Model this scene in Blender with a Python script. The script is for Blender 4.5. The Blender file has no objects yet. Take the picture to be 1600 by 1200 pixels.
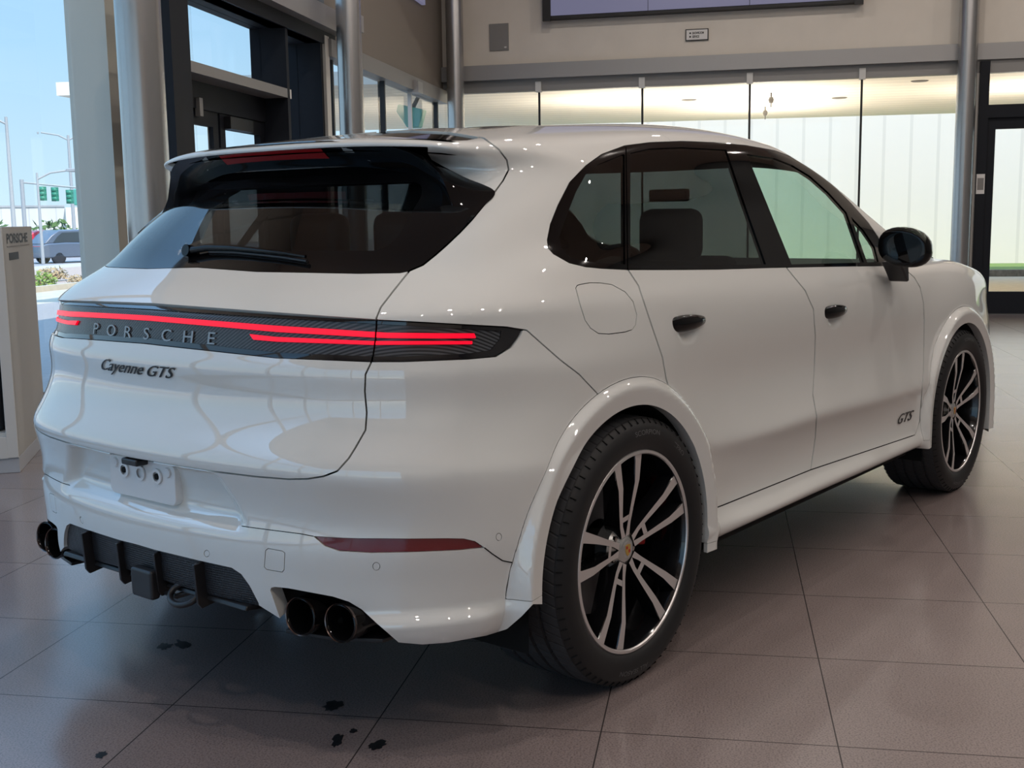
import bpy, bmesh, math, random
import numpy as np
from mathutils import Vector, Matrix
from mathutils.bvhtree import BVHTree
random.seed(7)
SC = bpy.context.scene
COL = SC.collection
R = math.radians
YAW = R(28.4)                       # the room stands turned against the car (car axis = world x)
RU = (math.cos(YAW), math.sin(YAW)); RV = (-math.sin(YAW), math.cos(YAW))
def W(u, v, z=0.0):
    return Vector((u*RU[0]+v*RV[0], u*RU[1]+v*RV[1], z))

# ---------------------------------------------------------------- camera
CAM = dict(loc=(-2.73783, -2.69749, 1.33406), yaw=0.67178, pitch=-0.14193, roll=-0.01457, f=1816.92)
def cam_axes():
    cy, sy = math.cos(CAM['yaw']), math.sin(CAM['yaw']); cp, sp = math.cos(CAM['pitch']), math.sin(CAM['pitch'])
    F = Vector((cp*cy, cp*sy, sp)); R0 = Vector((sy, -cy, 0)); U0 = R0.cross(F)
    cr, sr = math.cos(CAM['roll']), math.sin(CAM['roll'])
    return F, cr*R0+sr*U0, -sr*R0+cr*U0
cd = bpy.data.cameras.new('camera'); cam = bpy.data.objects.new('camera', cd); COL.objects.link(cam)
F_, R_, U_ = cam_axes()
cam.matrix_world = Matrix.Translation(CAM['loc']) @ Matrix((R_, U_, -F_)).transposed().to_4x4()
cd.sensor_width = 36.0; cd.lens = 36.0*CAM['f']/1600.0; cd.clip_start = 0.05; cd.clip_end = 600
SC.camera = cam

# ---------------------------------------------------------------- sky, sun, exposure
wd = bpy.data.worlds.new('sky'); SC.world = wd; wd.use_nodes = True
nt = wd.node_tree; nt.nodes.clear()
wo = nt.nodes.new('ShaderNodeOutputWorld'); bg = nt.nodes.new('ShaderNodeBackground')
geo = nt.nodes.new('ShaderNodeNewGeometry'); sep = nt.nodes.new('ShaderNodeSeparateXYZ')
ramp = nt.nodes.new('ShaderNodeValToRGB')
tc = nt.nodes.new('ShaderNodeTexCoord')
nt.links.new(tc.outputs['Generated'], sep.inputs[0]); nt.links.new(sep.outputs['Z'], ramp.inputs[0])
ramp.color_ramp.elements[0].position = 0.0; ramp.color_ramp.elements[0].color = (.60, .82, .95, 1)
ramp.color_ramp.elements[1].position = 0.45; ramp.color_ramp.elements[1].color = (.27, .52, .88, 1)
e = ramp.color_ramp.elements.new(.14); e.color = (.42, .70, .97, 1)
nt.links.new(ramp.outputs[0], bg.inputs[0]); bg.inputs[1].default_value = 1.2
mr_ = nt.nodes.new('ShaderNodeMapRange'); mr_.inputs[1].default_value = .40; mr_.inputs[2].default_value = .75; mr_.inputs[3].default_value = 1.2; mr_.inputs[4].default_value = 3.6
nt.links.new(sep.outputs['Z'], mr_.inputs[0]); nt.links.new(mr_.outputs[0], bg.inputs[1])      # sky overhead, out of view, made brighter to light the interior
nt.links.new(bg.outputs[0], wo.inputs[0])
sun = bpy.data.lights.new('sun', 'SUN'); sun.energy = 5.0; sun.angle = R(.6); sun.color = (1, .96, .9)
so = bpy.data.objects.new('sun', sun); COL.objects.link(so)
sd = W(.62, .62, -.95).normalized(); so.rotation_euler = sd.to_track_quat('-Z', 'Y').to_euler()
SC.view_settings.view_transform = 'Standard'; SC.view_settings.look = 'None'
SC.view_settings.exposure = 0.0; SC.view_settings.gamma = 1.0; SC.view_settings.use_curve_mapping = False
SC.cycles.use_denoising = True
SC.cycles.max_bounces = 8; SC.cycles.diffuse_bounces = 4; SC.cycles.glossy_bounces = 5
SC.cycles.transparent_max_bounces = 16; SC.cycles.caustics_reflective = False; SC.cycles.caustics_refractive = False
SC.cycles.sample_clamp_indirect = 6

# ---------------------------------------------------------------- helpers
MATS = {}
def mat(name, col=(.5,.5,.5), rough=.5, metal=0., coat=0., coat_r=.03, emit=None, es=1., spec=.5, bump=None):
    m = bpy.data.materials.new(name); m.use_nodes = True; b = m.node_tree.nodes['Principled BSDF']
    b.inputs['Base Color'].default_value = (*col, 1); b.inputs['Roughness'].default_value = rough
    b.inputs['Metallic'].default_value = metal; b.inputs['Coat Weight'].default_value = coat
    b.inputs['Coat Roughness'].default_value = coat_r; b.inputs['Specular IOR Level'].default_value = spec
    if emit: b.inputs['Emission Color'].default_value = (*emit, 1); b.inputs['Emission Strength'].default_value = es
    N = m.node_tree.nodes; L = m.node_tree.links
    if bump:                                    # (scale, strength, colour variation)
        t = N.new('ShaderNodeTexCoord'); n = N.new('ShaderNodeTexNoise'); n.inputs['Scale'].default_value = bump[0]
        n.inputs['Detail'].default_value = 4; L.new(t.outputs['Object'], n.inputs['Vector'])
        bp = N.new('ShaderNodeBump'); bp.inputs['Strength'].default_value = bump[1]; bp.inputs['Distance'].default_value = .01
        L.new(n.outputs[0], bp.inputs['Height']); L.new(bp.outputs[0], b.inputs['Normal'])
        if len(bump) > 2:
            r = N.new('ShaderNodeValToRGB'); k = bump[2]
            r.color_ramp.elements[0].position = .3; r.color_ramp.elements[1].position = .7
            r.color_ramp.elements[0].color = (*[c*(1-k) for c in col], 1); r.color_ramp.elements[1].color = (*[min(1, c*(1+k)) for c in col], 1)
            L.new(n.outputs[0], r.inputs[0]); L.new(r.outputs[0], b.inputs['Base Color'])
    MATS[name] = m; return m
def glass(name, tint, refl=1.0, ior=1.5, rough=0.0):
    # thin pane: tinted see-through plus mirror reflection by fresnel
    m = bpy.data.materials.new(name); m.use_nodes = True; n = m.node_tree; n.nodes.clear()
    o = n.nodes.new('ShaderNodeOutputMaterial'); mx = n.nodes.new('ShaderNodeMixShader')
    t = n.nodes.new('ShaderNodeBsdfTransparent'); t.inputs[0].default_value = (*tint, 1)
    g = n.nodes.new('ShaderNodeBsdfGlossy'); g.inputs['Roughness'].default_value = rough; g.inputs[0].default_value = (refl, refl, refl, 1)
    f = n.nodes.new('ShaderNodeFresnel'); f.inputs[0].default_value = ior
    gm = n.nodes.new('ShaderNodeNewGeometry'); iv = n.nodes.new('ShaderNodeMath'); iv.operation = 'SUBTRACT'; iv.inputs[0].default_value = 1; n.links.new(gm.outputs['Backfacing'], iv.inputs[1])
    ml = n.nodes.new('ShaderNodeMath'); ml.operation = 'MULTIPLY'; n.links.new(f.outputs[0], ml.inputs[0]); n.links.new(iv.outputs[0], ml.inputs[1])
    n.links.new(ml.outputs[0], mx.inputs[0]); n.links.new(t.outputs[0], mx.inputs[1]); n.links.new(g.outputs[0], mx.inputs[2])
    n.links.new(mx.outputs[0], o.inputs[0]); MATS[name] = m; return m
class MB:
    """collects simple solids, builds ONE mesh object"""
    def __init__(s): s.v = []; s.f = []; s.m = []; s.mi = 0
    def add(s, vs, fs):
        k = len(s.v); s.v += [tuple(p) for p in vs]; s.f += [tuple(i+k for i in q) for q in fs]; s.m += [s.mi]*len(fs); return s
    def box(s, x0, x1, y0, y1, z0, z1):
        return s.add([(x0,y0,z0),(x1,y0,z0),(x1,y1,z0),(x0,y1,z0),(x0,y0,z1),(x1,y0,z1),(x1,y1,z1),(x0,y1,z1)],
                     [(0,3,2,1),(4,5,6,7),(0,1,5,4),(1,2,6,5),(2,3,7,6),(3,0,4,7)])
    def prism(s, poly, a, b, ax=1):
        """extrude a 2D outline from a to b along axis ax"""
        def P(p, t): return (t, p[0], p[1]) if ax == 0 else (p[0], t, p[1]) if ax == 1 else (p[0], p[1], t)
        n = len(poly); vs = [P(p, a) for p in poly]+[P(p, b) for p in poly]
        return s.add(vs, [tuple(range(n-1, -1, -1)), tuple(range(n, 2*n))]+[(i, (i+1) % n, n+(i+1) % n, n+i) for i in range(n)])
    def tube(s, pts, r, seg=12, caps=True):
        pts = [Vector(p) for p in pts]; rs = r if isinstance(r, (list, tuple)) else [r]*len(pts)
        vs = []; prev = None
        for i, p in enumerate(pts):
            d = (pts[min(i+1, len(pts)-1)]-pts[max(i-1, 0)]).normalized()
            if prev is None:
                a = d.orthogonal().normalized()
            else:
                a = (prev-d*prev.dot(d)); a = a.normalized() if a.length > 1e-6 else d.orthogonal().normalized()
            prev = a; b = d.cross(a)
            for k in range(seg):
                t = 2*math.pi*k/seg; vs.append(p+rs[i]*(math.cos(t)*a+math.sin(t)*b))
        fs = [(i*seg+k, i*seg+(k+1) % seg, (i+1)*seg+(k+1) % seg, (i+1)*seg+k) for i in range(len(pts)-1) for k in range(seg)]
        if caps: fs += [tuple(range(seg-1, -1, -1)), tuple(range((len(pts)-1)*seg, len(pts)*seg))]
        return s.add(vs, fs)
    def lathe(s, prof, seg=48, ax='z', c=(0,0,0), close=False):
        """prof: (radius, height)"""
        vs = []
        for r, h in prof:
            for k in range(seg):
                t = 2*math.pi*k/seg; a, b = r*math.cos(t), r*math.sin(t)
                vs.append((c[0]+a, c[1]+b, c[2]+h) if ax == 'z' else (c[0]+a, c[1]+h, c[2]+b) if ax == 'y' else (c[0]+h, c[1]+a, c[2]+b))
        n = len(prof); rr = range(n if close else n-1)
        fs = [(i*seg+k, i*seg+(k+1) % seg, ((i+1) % n)*seg+(k+1) % seg, ((i+1) % n)*seg+k) for i in rr for k in range(seg)]
        return s.add(vs, fs)
    def ball(s, c, rx, ry, rz, seg=20, rings=12, p=1.0):
        vs = []; sg = lambda t: math.copysign(abs(t)**p, t)
        for i in range(rings+1):
            th = math.pi*i/rings
            for k in range(seg):
                ph = 2*math.pi*k/seg
                vs.append((c[0]+rx*sg(math.sin(th))*sg(math.cos(ph)), c[1]+ry*sg(math.sin(th))*sg(math.sin(ph)), c[2]+rz*sg(math.cos(th))))
        return s.add(vs, [(i*seg+k, (i+1)*seg+k, (i+1)*seg+(k+1) % seg, i*seg+(k+1) % seg) for i in range(rings) for k in range(seg)])
    def build(s, name, m, parent=None, smooth=None, bevel=0, loc=(0,0,0), rz=0, recalc=True, bseg=2):
        me = bpy.data.meshes.new(name); me.from_pydata(s.v, [], s.f)
        for q in (m if isinstance(m, (list, tuple)) else [m]): me.materials.append(MATS[q])
        me.polygons.foreach_set('material_index', s.m)
        if recalc:
            bm = bmesh.new(); bm.from_mesh(me); bmesh.ops.remove_doubles(bm, verts=bm.verts, dist=1e-6)
            bmesh.ops.recalc_face_normals(bm, faces=bm.faces); bm.to_mesh(me); bm.free()
        o = bpy.data.objects.new(name, me); COL.objects.link(o); o.location = loc; o.rotation_euler = (0, 0, rz)
        if parent: o.parent = parent
        if smooth is not None:
            me.polygons.foreach_set('use_smooth', [True]*len(me.polygons)); me.set_sharp_from_angle(angle=R(smooth))
        if bevel:
            b = o.modifiers.new('bevel', 'BEVEL'); b.width = bevel; b.segments = bseg; b.limit_method = 'ANGLE'; b.angle_limit = R(35)
            me.polygons.foreach_set('use_smooth', [True]*len(me.polygons)); b.harden_normals = True
        return o
def empty(name, loc=(0,0,0), rz=0, parent=None):
    o = bpy.data.objects.new(name, None); COL.objects.link(o); o.location = loc; o.rotation_euler = (0, 0, rz); o.empty_display_size = .1
    if parent: o.parent = parent
    return o
def tag(o, label, cat, group=None):
    o['label'] = label; o['category'] = cat
    if group: o['group'] = group
    return o
def struct(o): o['kind'] = 'structure'; return o
def lab(o, l): o['label'] = l; return o

# ---------------------------------------------------------------- materials
mat('paint', (.70,.712,.69), .5, coat=1, coat_r=.012, spec=.2)
MATS['paint'].node_tree.nodes['Principled BSDF'].inputs['Coat IOR'].default_value = 2.1
mat('paint_edge', (.70,.70,.70), .3, coat=.5)
mat('gloss_black', (.003,.003,.0035), .05, spec=.32)
mat('satin_black', (.012,.012,.014), .38)
mat('matte_black', (.006,.006,.006), .8, spec=.2)
mat('black_grille', (.012,.013,.017), .45)
mat('rubber', (.012,.012,.013), .52, spec=.35)
mat('rubber_letter', (.11,.11,.112), .5)
mat('alu', (.74,.71,.70), .32, metal=.75)
mat('rim_black', (.006,.006,.007), .12, coat=.6)
mat('brake_disc', (.16,.16,.17), .35, metal=.9)
mat('caliper_red', (.55,.012,.012), .3, coat=.6)
mat('cap_silver', (.55,.55,.54), .25, metal=.8)
mat('crest_gold', (.62,.40,.10), .35, metal=.6)
mat('crest_red', (.45,.03,.02), .4)
mat('lamp_lens', (.006,.006,.008), .05, coat=1)
mat('lamp_inner', (.022,.024,.027), .2)
mat('red_light', (.5,.0,.02), .3, emit=(1,.0,.022), es=.9)
mat('brake_red', (.32,.008,.01), .3)
mat('vane_grey', (.30,.32,.33), .3, coat=.5)
mat('reflector_red', (.13,.004,.008), .08, coat=1, emit=(.2,.0,.01), es=.03)
mat('letter_grey', (.28,.30,.32), .3, metal=.5)
mat('badge_black', (.008,.008,.009), .3)
mat('bright_metal', (.45,.42,.40), .2, metal=1)
mat('tip_bronze', (.16,.12,.11), .2, metal=1)
mat('seat_leather', (.018,.018,.02), .5)
mat('dash_dark', (.02,.02,.022), .6)
mat('plate_paint', (.74,.75,.76), .3, coat=.5)
mat('amber', (.8,.2,.08), .3, emit=(1,.25,.1), es=.3)
glass('privacy_glass', (.075,.08,.083), .9, 1.5)
glass('rear_glass', (.42,.44,.44), .9, 1.5)
glass('front_glass', (.62,.74,.67), .9, 1.5)
def ribbed_lens():
    n = MATS['lamp_inner'].node_tree; N = n.nodes; L = n.links; b = N['Principled BSDF']; t = N.new('ShaderNodeTexCoord'); w = N.new('ShaderNodeTexWave')
    w.wave_type = 'BANDS'; w.bands_direction = 'DIAGONAL'; w.inputs['Scale'].default_value = 55; w.inputs['Distortion'].default_value = 0; L.new(t.outputs['Object'], w.inputs['Vector'])
    r = N.new('ShaderNodeValToRGB'); r.color_ramp.elements[0].color = (.012,.013,.015,1); r.color_ramp.elements[1].color = (.085,.09,.098,1); L.new(w.outputs['Fac'], r.inputs[0]); L.new(r.outputs[0], b.inputs['Base Color'])
ribbed_lens()
# tread: fine cross cuts round the tyre
def tread_mat():
    m = mat('tread', (.045,.045,.048), .6, spec=.3); n = m.node_tree; N = n.nodes; L = n.links; b = N['Principled BSDF']
    tcn = N.new('ShaderNodeTexCoord'); sp = N.new('ShaderNodeSeparateXYZ'); L.new(tcn.outputs['Object'], sp.inputs[0])
    at = N.new('ShaderNodeMath'); at.operation = 'ARCTAN2'; L.new(sp.outputs['Z'], at.inputs[0]); L.new(sp.outputs['X'], at.inputs[1])
    mu = N.new('ShaderNodeMath'); mu.operation = 'MULTIPLY'; mu.inputs[1].default_value = 76; L.new(at.outputs[0], mu.inputs[0])
    my = N.new('ShaderNodeMath'); my.operation = 'MULTIPLY_ADD'; my.inputs[1].default_value = 60; L.new(sp.outputs['Y'], my.inputs[0]); L.new(mu.outputs[0], my.inputs[2])
    sn = N.new('ShaderNodeMath'); sn.operation = 'SINE'; L.new(my.outputs[0], sn.inputs[0])
    rp = N.new('ShaderNodeValToRGB'); rp.color_ramp.elements[0].position = .02; rp.color_ramp.elements[1].position = .12
    rp.color_ramp.elements[0].color = (0,0,0,1); rp.color_ramp.elements[1].color = (1,1,1,1)
    ma = N.new('ShaderNodeMath'); ma.operation = 'MULTIPLY_ADD'; ma.inputs[1].default_value = .5; ma.inputs[2].default_value = .5; L.new(sn.outputs[0], ma.inputs[0]); L.new(ma.outputs[0], rp.inputs[0])
    bp = N.new('ShaderNodeBump'); bp.inputs['Strength'].default_value = 1; bp.inputs['Distance'].default_value = .003
    L.new(rp.outputs[0], bp.inputs['Height']); L.new(bp.outputs[0], b.inputs['Normal'])
tread_mat()
def grille_mat():
    m = MATS['black_grille']; n = m.node_tree; N = n.nodes; L = n.links; b = N['Principled BSDF']
    tcn = N.new('ShaderNodeTexCoord'); v = N.new('ShaderNodeTexVoronoi'); v.inputs['Scale'].default_value = 160; L.new(tcn.outputs['Object'], v.inputs['Vector'])
    v.inputs['Randomness'].default_value = 0
    bp = N.new('ShaderNodeBump'); bp.inputs['Strength'].default_value = .7; bp.inputs['Distance'].default_value = .003
    L.new(v.outputs['Distance'], bp.inputs['Height']); L.new(bp.outputs[0], b.inputs['Normal'])
grille_mat()
# ================================================================ CAR BODY SURFACE
# The painted body is one smooth B-spline skin (right half, w = distance from the car's centre plane);
# panels, windows and lamps are cut out of it along their shut lines.
# stations
WF=[0,.27,.50,.68,.82,.92]           # rear, fraction of half-width
XS=[-.45,-.2,.1,.45,.85,1.25,1.65,2.05,2.45,2.8,3.1]
WB=[.97,.90,.78,.58,.3,0]            # front, fraction
NS=len(WF)+len(XS)+len(WB)
def ip(x,xp,fp): return float(np.interp(x,xp,fp))
def cub(x,xp,fp):
    # monotone-ish smooth interpolation (catmull-rom over keys)
    xp=np.asarray(xp,float); fp=np.asarray(fp,float)
    if x<=xp[0]: return float(fp[0])
    if x>=xp[-1]: return float(fp[-1])
    i=int(np.searchsorted(xp,x)-1); h=xp[i+1]-xp[i]; t=(x-xp[i])/h
    def m(j):
        if j==0: return (fp[1]-fp[0])/(xp[1]-xp[0])
        if j==len(xp)-1: return (fp[-1]-fp[-2])/(xp[-1]-xp[-2])
        return (fp[j+1]-fp[j-1])/(xp[j+1]-xp[j-1])
    a,b=m(i)*h,m(i+1)*h
    return float((2*t**3-3*t**2+1)*fp[i]+(t**3-2*t**2+t)*a+(-2*t**3+3*t**2)*fp[i+1]+(t**3-t**2)*b)
# each row: rear(xr,zr,k,n), side keys [(x,w,z)...] from x=-.45 to 3.1 , front(xf,zf,kf)
KX=[-.6,0,.6,1.2,1.8,2.4,3.0,3.4]
ROWS=[
 ('bot', -.93,.275,.14,4.5,[.91,.92,.90,.90,.90,.90,.90,.91],[.262,.27,.30,.30,.295,.29,.25,.24],3.70,.20,.25),
 ('b1',  -.965,.33,.16,4.5,[.95,.955,.965,.965,.965,.955,.94,.94],[.305,.31,.315,.315,.31,.30,.27,.26],3.76,.25,.27),
 ('b2',  -.982,.40,.17,4.5,[.965,.965,.985,.985,.985,.965,.95,.945],[.37,.37,.345,.345,.34,.335,.33,.33],3.79,.33,.27),
 ('b3',  -.985,.47,.17,4.5,[.968,.96,.968,.968,.968,.955,.95,.945],[.44,.43,.37,.37,.365,.365,.38,.40],3.83,.40,.27),
 ('b4',  -.985,.545,.165,4.5,[.982,.957,.946,.946,.946,.945,.95,.945],[.52,.49,.41,.41,.405,.41,.44,.47],3.85,.47,.27),
 ('b5',  -.972,.61,.155,4.5,[.987,.957,.939,.937,.938,.942,.95,.945],[.585,.55,.475,.475,.47,.46,.51,.54],3.86,.54,.27),
 ('b6',  -.980,.68,.155,4.6,[.988,.960,.954,.954,.954,.948,.955,.945],[.66,.62,.56,.555,.54,.53,.58,.60],3.87,.60,.27),
 ('ridge',-.992,.735,.155,4.6,[.985,.962,.972,.976,.974,.963,.957,.945],[.72,.68,.61,.605,.585,.575,.64,.65],3.87,.65,.27),
 ('r2',  -.975,.785,.16,4.6,[.970,.962,.958,.961,.961,.955,.957,.942],[.77,.74,.67,.665,.65,.64,.70,.70],3.87,.70,.27),
 ('waist',-.938,.875,.18,4.5,[.960,.960,.938,.938,.940,.943,.952,.938],[.87,.84,.79,.78,.77,.76,.80,.77],3.86,.76,.27),
 ('w2',  -.942,.965,.185,4.5,[.962,.963,.945,.943,.946,.945,.947,.925],[.95,.93,.90,.895,.88,.87,.90,.88],3.82,.82,.28),
 ('l1',  -.928,1.01,.19,4.5,[.955,.960,.947,.945,.945,.94,.940,.925],[1.0,.99,.98,.975,.96,.95,.97,.96],3.80,.87,.28),
 ('l2',  -.914,1.08,.195,4.5,[.945,.953,.940,.937,.935,.927,.922,.900],[1.07,1.06,1.05,1.045,1.03,1.015,1.035,1.025],3.74,.915,.28),
 ('lid', -.898,1.112,.20,4.7,[.940,.941,.926,.922,.918,.908,.89,.85],[1.108,1.11,1.10,1.09,1.075,1.06,1.075,1.062],3.56,.965,.28),
 ('lid2',-.83,1.16,.23,5.0,[.922,.918,.908,.903,.895,.883,.83,.75],[1.152,1.155,1.14,1.128,1.11,1.090,1.10,1.085],3.25,1.02,.26),
 ('gb',  -.735,1.212,.28,6.0,[.885,.893,.890,.885,.876,.855,.72,.62],[1.208,1.21,1.18,1.165,1.145,1.118,1.115,1.10],2.90,1.065,.22),
]
def upper(xr,zr,k,n,b,xc,sx,sw,sz,xf,zf,kf,zfc=None):
    return dict(xr=xr,zr=zr,k=k,n=n,b=b,xc=xc,sx=sx,sw=sw,sz=sz,xf=xf,zf=zf,kf=kf)
UP=[
 upper(-.655,1.275,.29,7,.858,.10,[-.3,0,.6,1.2,1.8,2.40],[.825,.860,.864,.858,.845,.82],[1.272,1.272,1.255,1.24,1.215,1.19],2.66,1.13,.22),
 upper(-.545,1.365,.31,8,.822,.10,[-.25,0,.6,1.2,1.7,2.12],[.780,.822,.828,.824,.808,.775],[1.355,1.362,1.350,1.34,1.33,1.32],2.40,1.24,.24),
 upper(-.43,1.455,.30,8,.785,.08,[-.2,0,.6,1.2,1.6,1.88],[.735,.784,.785,.783,.768,.745],[1.430,1.447,1.443,1.438,1.433,1.425],2.14,1.37,.26),
 upper(-.405,1.495,.24,8,.752,.08,[-.18,0,.6,1.1,1.4,1.69],[.712,.754,.756,.757,.745,.72],[1.475,1.497,1.51,1.51,1.507,1.50],1.92,1.47,.27),
 upper(-.485,1.522,.23,8,.722,.08,[-.18,.02,.6,1.05,1.3,1.55],[.690,.725,.733,.735,.725,.70],[1.503,1.530,1.552,1.556,1.555,1.545],1.78,1.535,.28),
 upper(-.498,1.549,.23,8,.695,.08,[-.16,.04,.6,1.0,1.25,1.46],[.665,.698,.708,.710,.70,.675],[1.526,1.552,1.580,1.588,1.588,1.58],1.67,1.58,.28),
 upper(-.43,1.563,.25,6,.645,.10,[-.12,.06,.6,.98,1.2,1.38],[.615,.648,.660,.662,.65,.625],[1.548,1.574,1.606,1.616,1.616,1.61],1.57,1.615,.28),
 upper(-.25,1.586,.26,4.5,.53,.15,[-.02,.1,.6,.95,1.14,1.28],[.50,.533,.545,.545,.535,.51],[1.582,1.597,1.630,1.643,1.645,1.642],1.46,1.643,.26),
 upper(.0,1.616,.2,3.5,.33,.35,[.15,.25,.6,.9,1.05,1.17],[.30,.33,.335,.335,.33,.31],[1.618,1.630,1.652,1.668,1.672,1.673],1.30,1.670,.2),
 upper(.2,1.636,0,2.5,.0,.45,[.3,.36,.6,.85,.95,1.02],[0,0,0,0,0,0],[1.642,1.648,1.660,1.674,1.678,1.681],1.12,1.682,0),
]
def net():
    P=[]
    for (nm,xr,zr,k,n,w,z,xf,zf,kf) in ROWS:
        b=w[0]+.004; xc=0.; a=xc-xr; row=[]
        for f in WF:
            ww=f*b; x=xc-a*(1-f**n)**(1/n)+k*ww*ww
            # z eases from rear to side
            e=min(1,max(0,(f-.3)/.7)); zz=zr+(z[0]-zr)*e*e
            row.append((x,ww,zz))
        x9=row[-1][0]
        for i_,x in enumerate(XS):
            if i_==0: x=x9+(.1-x9)*.30
            if i_==1: x=x9+(.1-x9)*.64
            ww=cub(x,KX,w)
            if x<.25:
                lo,hi=0,.99999
                for _ in range(50):
                    f=(lo+hi)/2; xx=-a*(1-f**n)**(1/n)+k*(f*b)**2
                    if xx<x: lo=f
                    else: hi=f
                ww=lo*max(b+(w[1]-b)*min(1,max(0,(x+.6)/.6)), 0) if x<0 else lo*ww
            row.append((x,ww,cub(x,KX,z)))
        bf=w[-1]; af=xf-3.1
        for f in WB:
            wf=f*bf; nf=3.2 if xf>3.3 else 2.4
            fc=min(1,f/1.0)
            xx=3.1+(af)*(1-fc**nf)**(1/nf)-kf*.25*wf*wf*0
            e=(1-f)/.9; e=min(1,e)
            row.append((xx,wf,z[-1]+(zf-z[-1])*e))
        P.append(row)
    for d in UP:
        row=[]; a=d['xc']-d['xr']; n=d['n']; b=d['b']; k=d['k']
        x0,w0,z0=d['sx'][0],d['sw'][0],d['sz'][0]
        for f in WF:
            ww=f*b; x=d['xc']-a*(1-f**n)**(1/n)+k*ww*ww
            e=min(1,max(0,(f-.3)/.7)); zz=d['zr']+(z0-d['zr'])*e*e
            row.append((x,ww,zz))
        # side stations: side plan x corner rounding
        xs=row[-1][0]
        X=np.linspace(0,1,len(XS)+1)[1:]; xe=d['sx'][-1]
        keep=[i for i,q in enumerate(d['sx']) if i>0]
        sx=[xs]+[d['sx'][i] for i in keep]; sw=[b]+[d['sw'][i] for i in keep]; sz=[row[-1][2]]+[d['sz'][i] for i in keep]
        for t in X:
            x=xs+(xe-xs)*t
            lo,hi=.92,.99999
            for _ in range(40):
                f=(lo+hi)/2
                if d['xc']-a*(1-f**n)**(1/n)+k*(f*b)**2<x: lo=f
                else: hi=f
            if b<1e-6: lo=0
            row.append((x,lo*cub(x,sx,sw),cub(x,sx,sz)))
        we,ze=row[-1][1],row[-1][2]
        for f in WB:
            wf=f*we; xx=xe+(d['xf']-xe)*(1-f**2.3)**(1/2.3)
            e=(1-f); row.append((xx,wf,ze+(d['zf']-ze)*min(1,e*1.1)))
        P.append(row)
    return np.array(P)   # rows(v) x stations(u) x 3
def bs(t):
    return np.array([(1-t)**3,3*t**3-6*t**2+4,-3*t**3+3*t**2+3*t+1,t**3]).T/6
def ext(Q):
    # pad: u both ends mirrored in w ; v top mirrored ; v bottom extrapolated
    m=np.array([1,-1,1.])
    Q=np.concatenate([Q[:,1:2]*m,Q,Q[:,-2:-1]*m],1)
    Q=np.concatenate([2*Q[:1]-Q[1:2],Q,Q[-2:-1]*m],0)
    return Q
def evalg(Q,nu,nv,duv=False):
    E=ext(Q); V,U=Q.shape[0]-1,Q.shape[1]-1
    def mat(N,sub):
        t=np.linspace(0,N,N*sub+1); i=np.minimum(t.astype(int),N-1); f=t-i
        M=np.zeros((len(t),N+3)); w=bs(f)
        for r in range(len(t)): M[r,i[r]:i[r]+4]=w[r]
        return M
    Mv=mat(V,nv); Mu=mat(U,nu)
    return np.einsum('ai,ijk,bj->abk',Mv,E,Mu)
def surface(nu=12,nv=8,it=3,g=.8):
    P=net(); Q=P.copy()
    for _ in range(it):
        S=evalg(Q,1,1); Q=Q+g*(P-S)
        Q[:,0,1]=0; Q[:,-1,1]=0; Q[-1,:,1]=0
    return evalg(Q,nu,nv)
def normals(S):
    du=np.gradient(S,axis=1); dv=np.gradient(S,axis=0)
    n=np.cross(du,dv); return n/(np.linalg.norm(n,axis=2,keepdims=True)+1e-12)
def flare(S):
    S=S.copy(); x,w,z=S[...,0],S[...,1],S[...,2]
    def sm(a,b,t): t=np.clip((t-a)/(b-a),0,1); return t*t*(3-2*t)
    for cx in (-.04,2.865):
        r=np.hypot(x-cx,np.maximum(z-.385,0)); 
        inside=(1-sm(.480,.506,r))*(w>.7)
        # target plane of moulding, leaning in slightly toward hub
        tgt=.978+.012*sm(.40,.50,r)
        tgt=tgt-.03*sm(.46,.25,z)*0
        soft=(1-sm(.5,.72,r))*(w>.7)*sm(.3,.5,z)
        w2=np.maximum(w,w+.010*soft)
        w=np.where(inside>0,w2+(np.maximum(tgt,w2+.006)-w2)*inside,w2)
    S[...,1]=w
    return S
def smst(a, b, t): t = np.clip((t-a)/(b-a), 0, 1); return t*t*(3-2*t)
GU, GV = 28, 9
S0 = flare(surface(GU, GV))
# licence plate recess in the rear bumper
x, w, z = S0[..., 0], S0[..., 1], S0[..., 2]
half = .345+(.715-z)*.66                          # half width of the trapezoid
mk = smst(.0, .065, half-w)*smst(.555, .60, z)*(1-smst(.700, .714, z))*(x < -.6)
S0[..., 0] = x+.034*mk
# flared lip under the rear bumper corners
Nn_ = normals(S0); Nn_ = -Nn_ if Nn_[len(Nn_)//2, 0, 0] > 0 else Nn_
x, w, z = S0[..., 0], S0[..., 1], S0[..., 2]
lipm = (1-smst(.352, .392, z))*(1-smst(-.62, -.50, x))*smst(.60, .76, w)
S0 += Nn_*[1, 1, 0]*(.024*lipm)[..., None]
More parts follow.
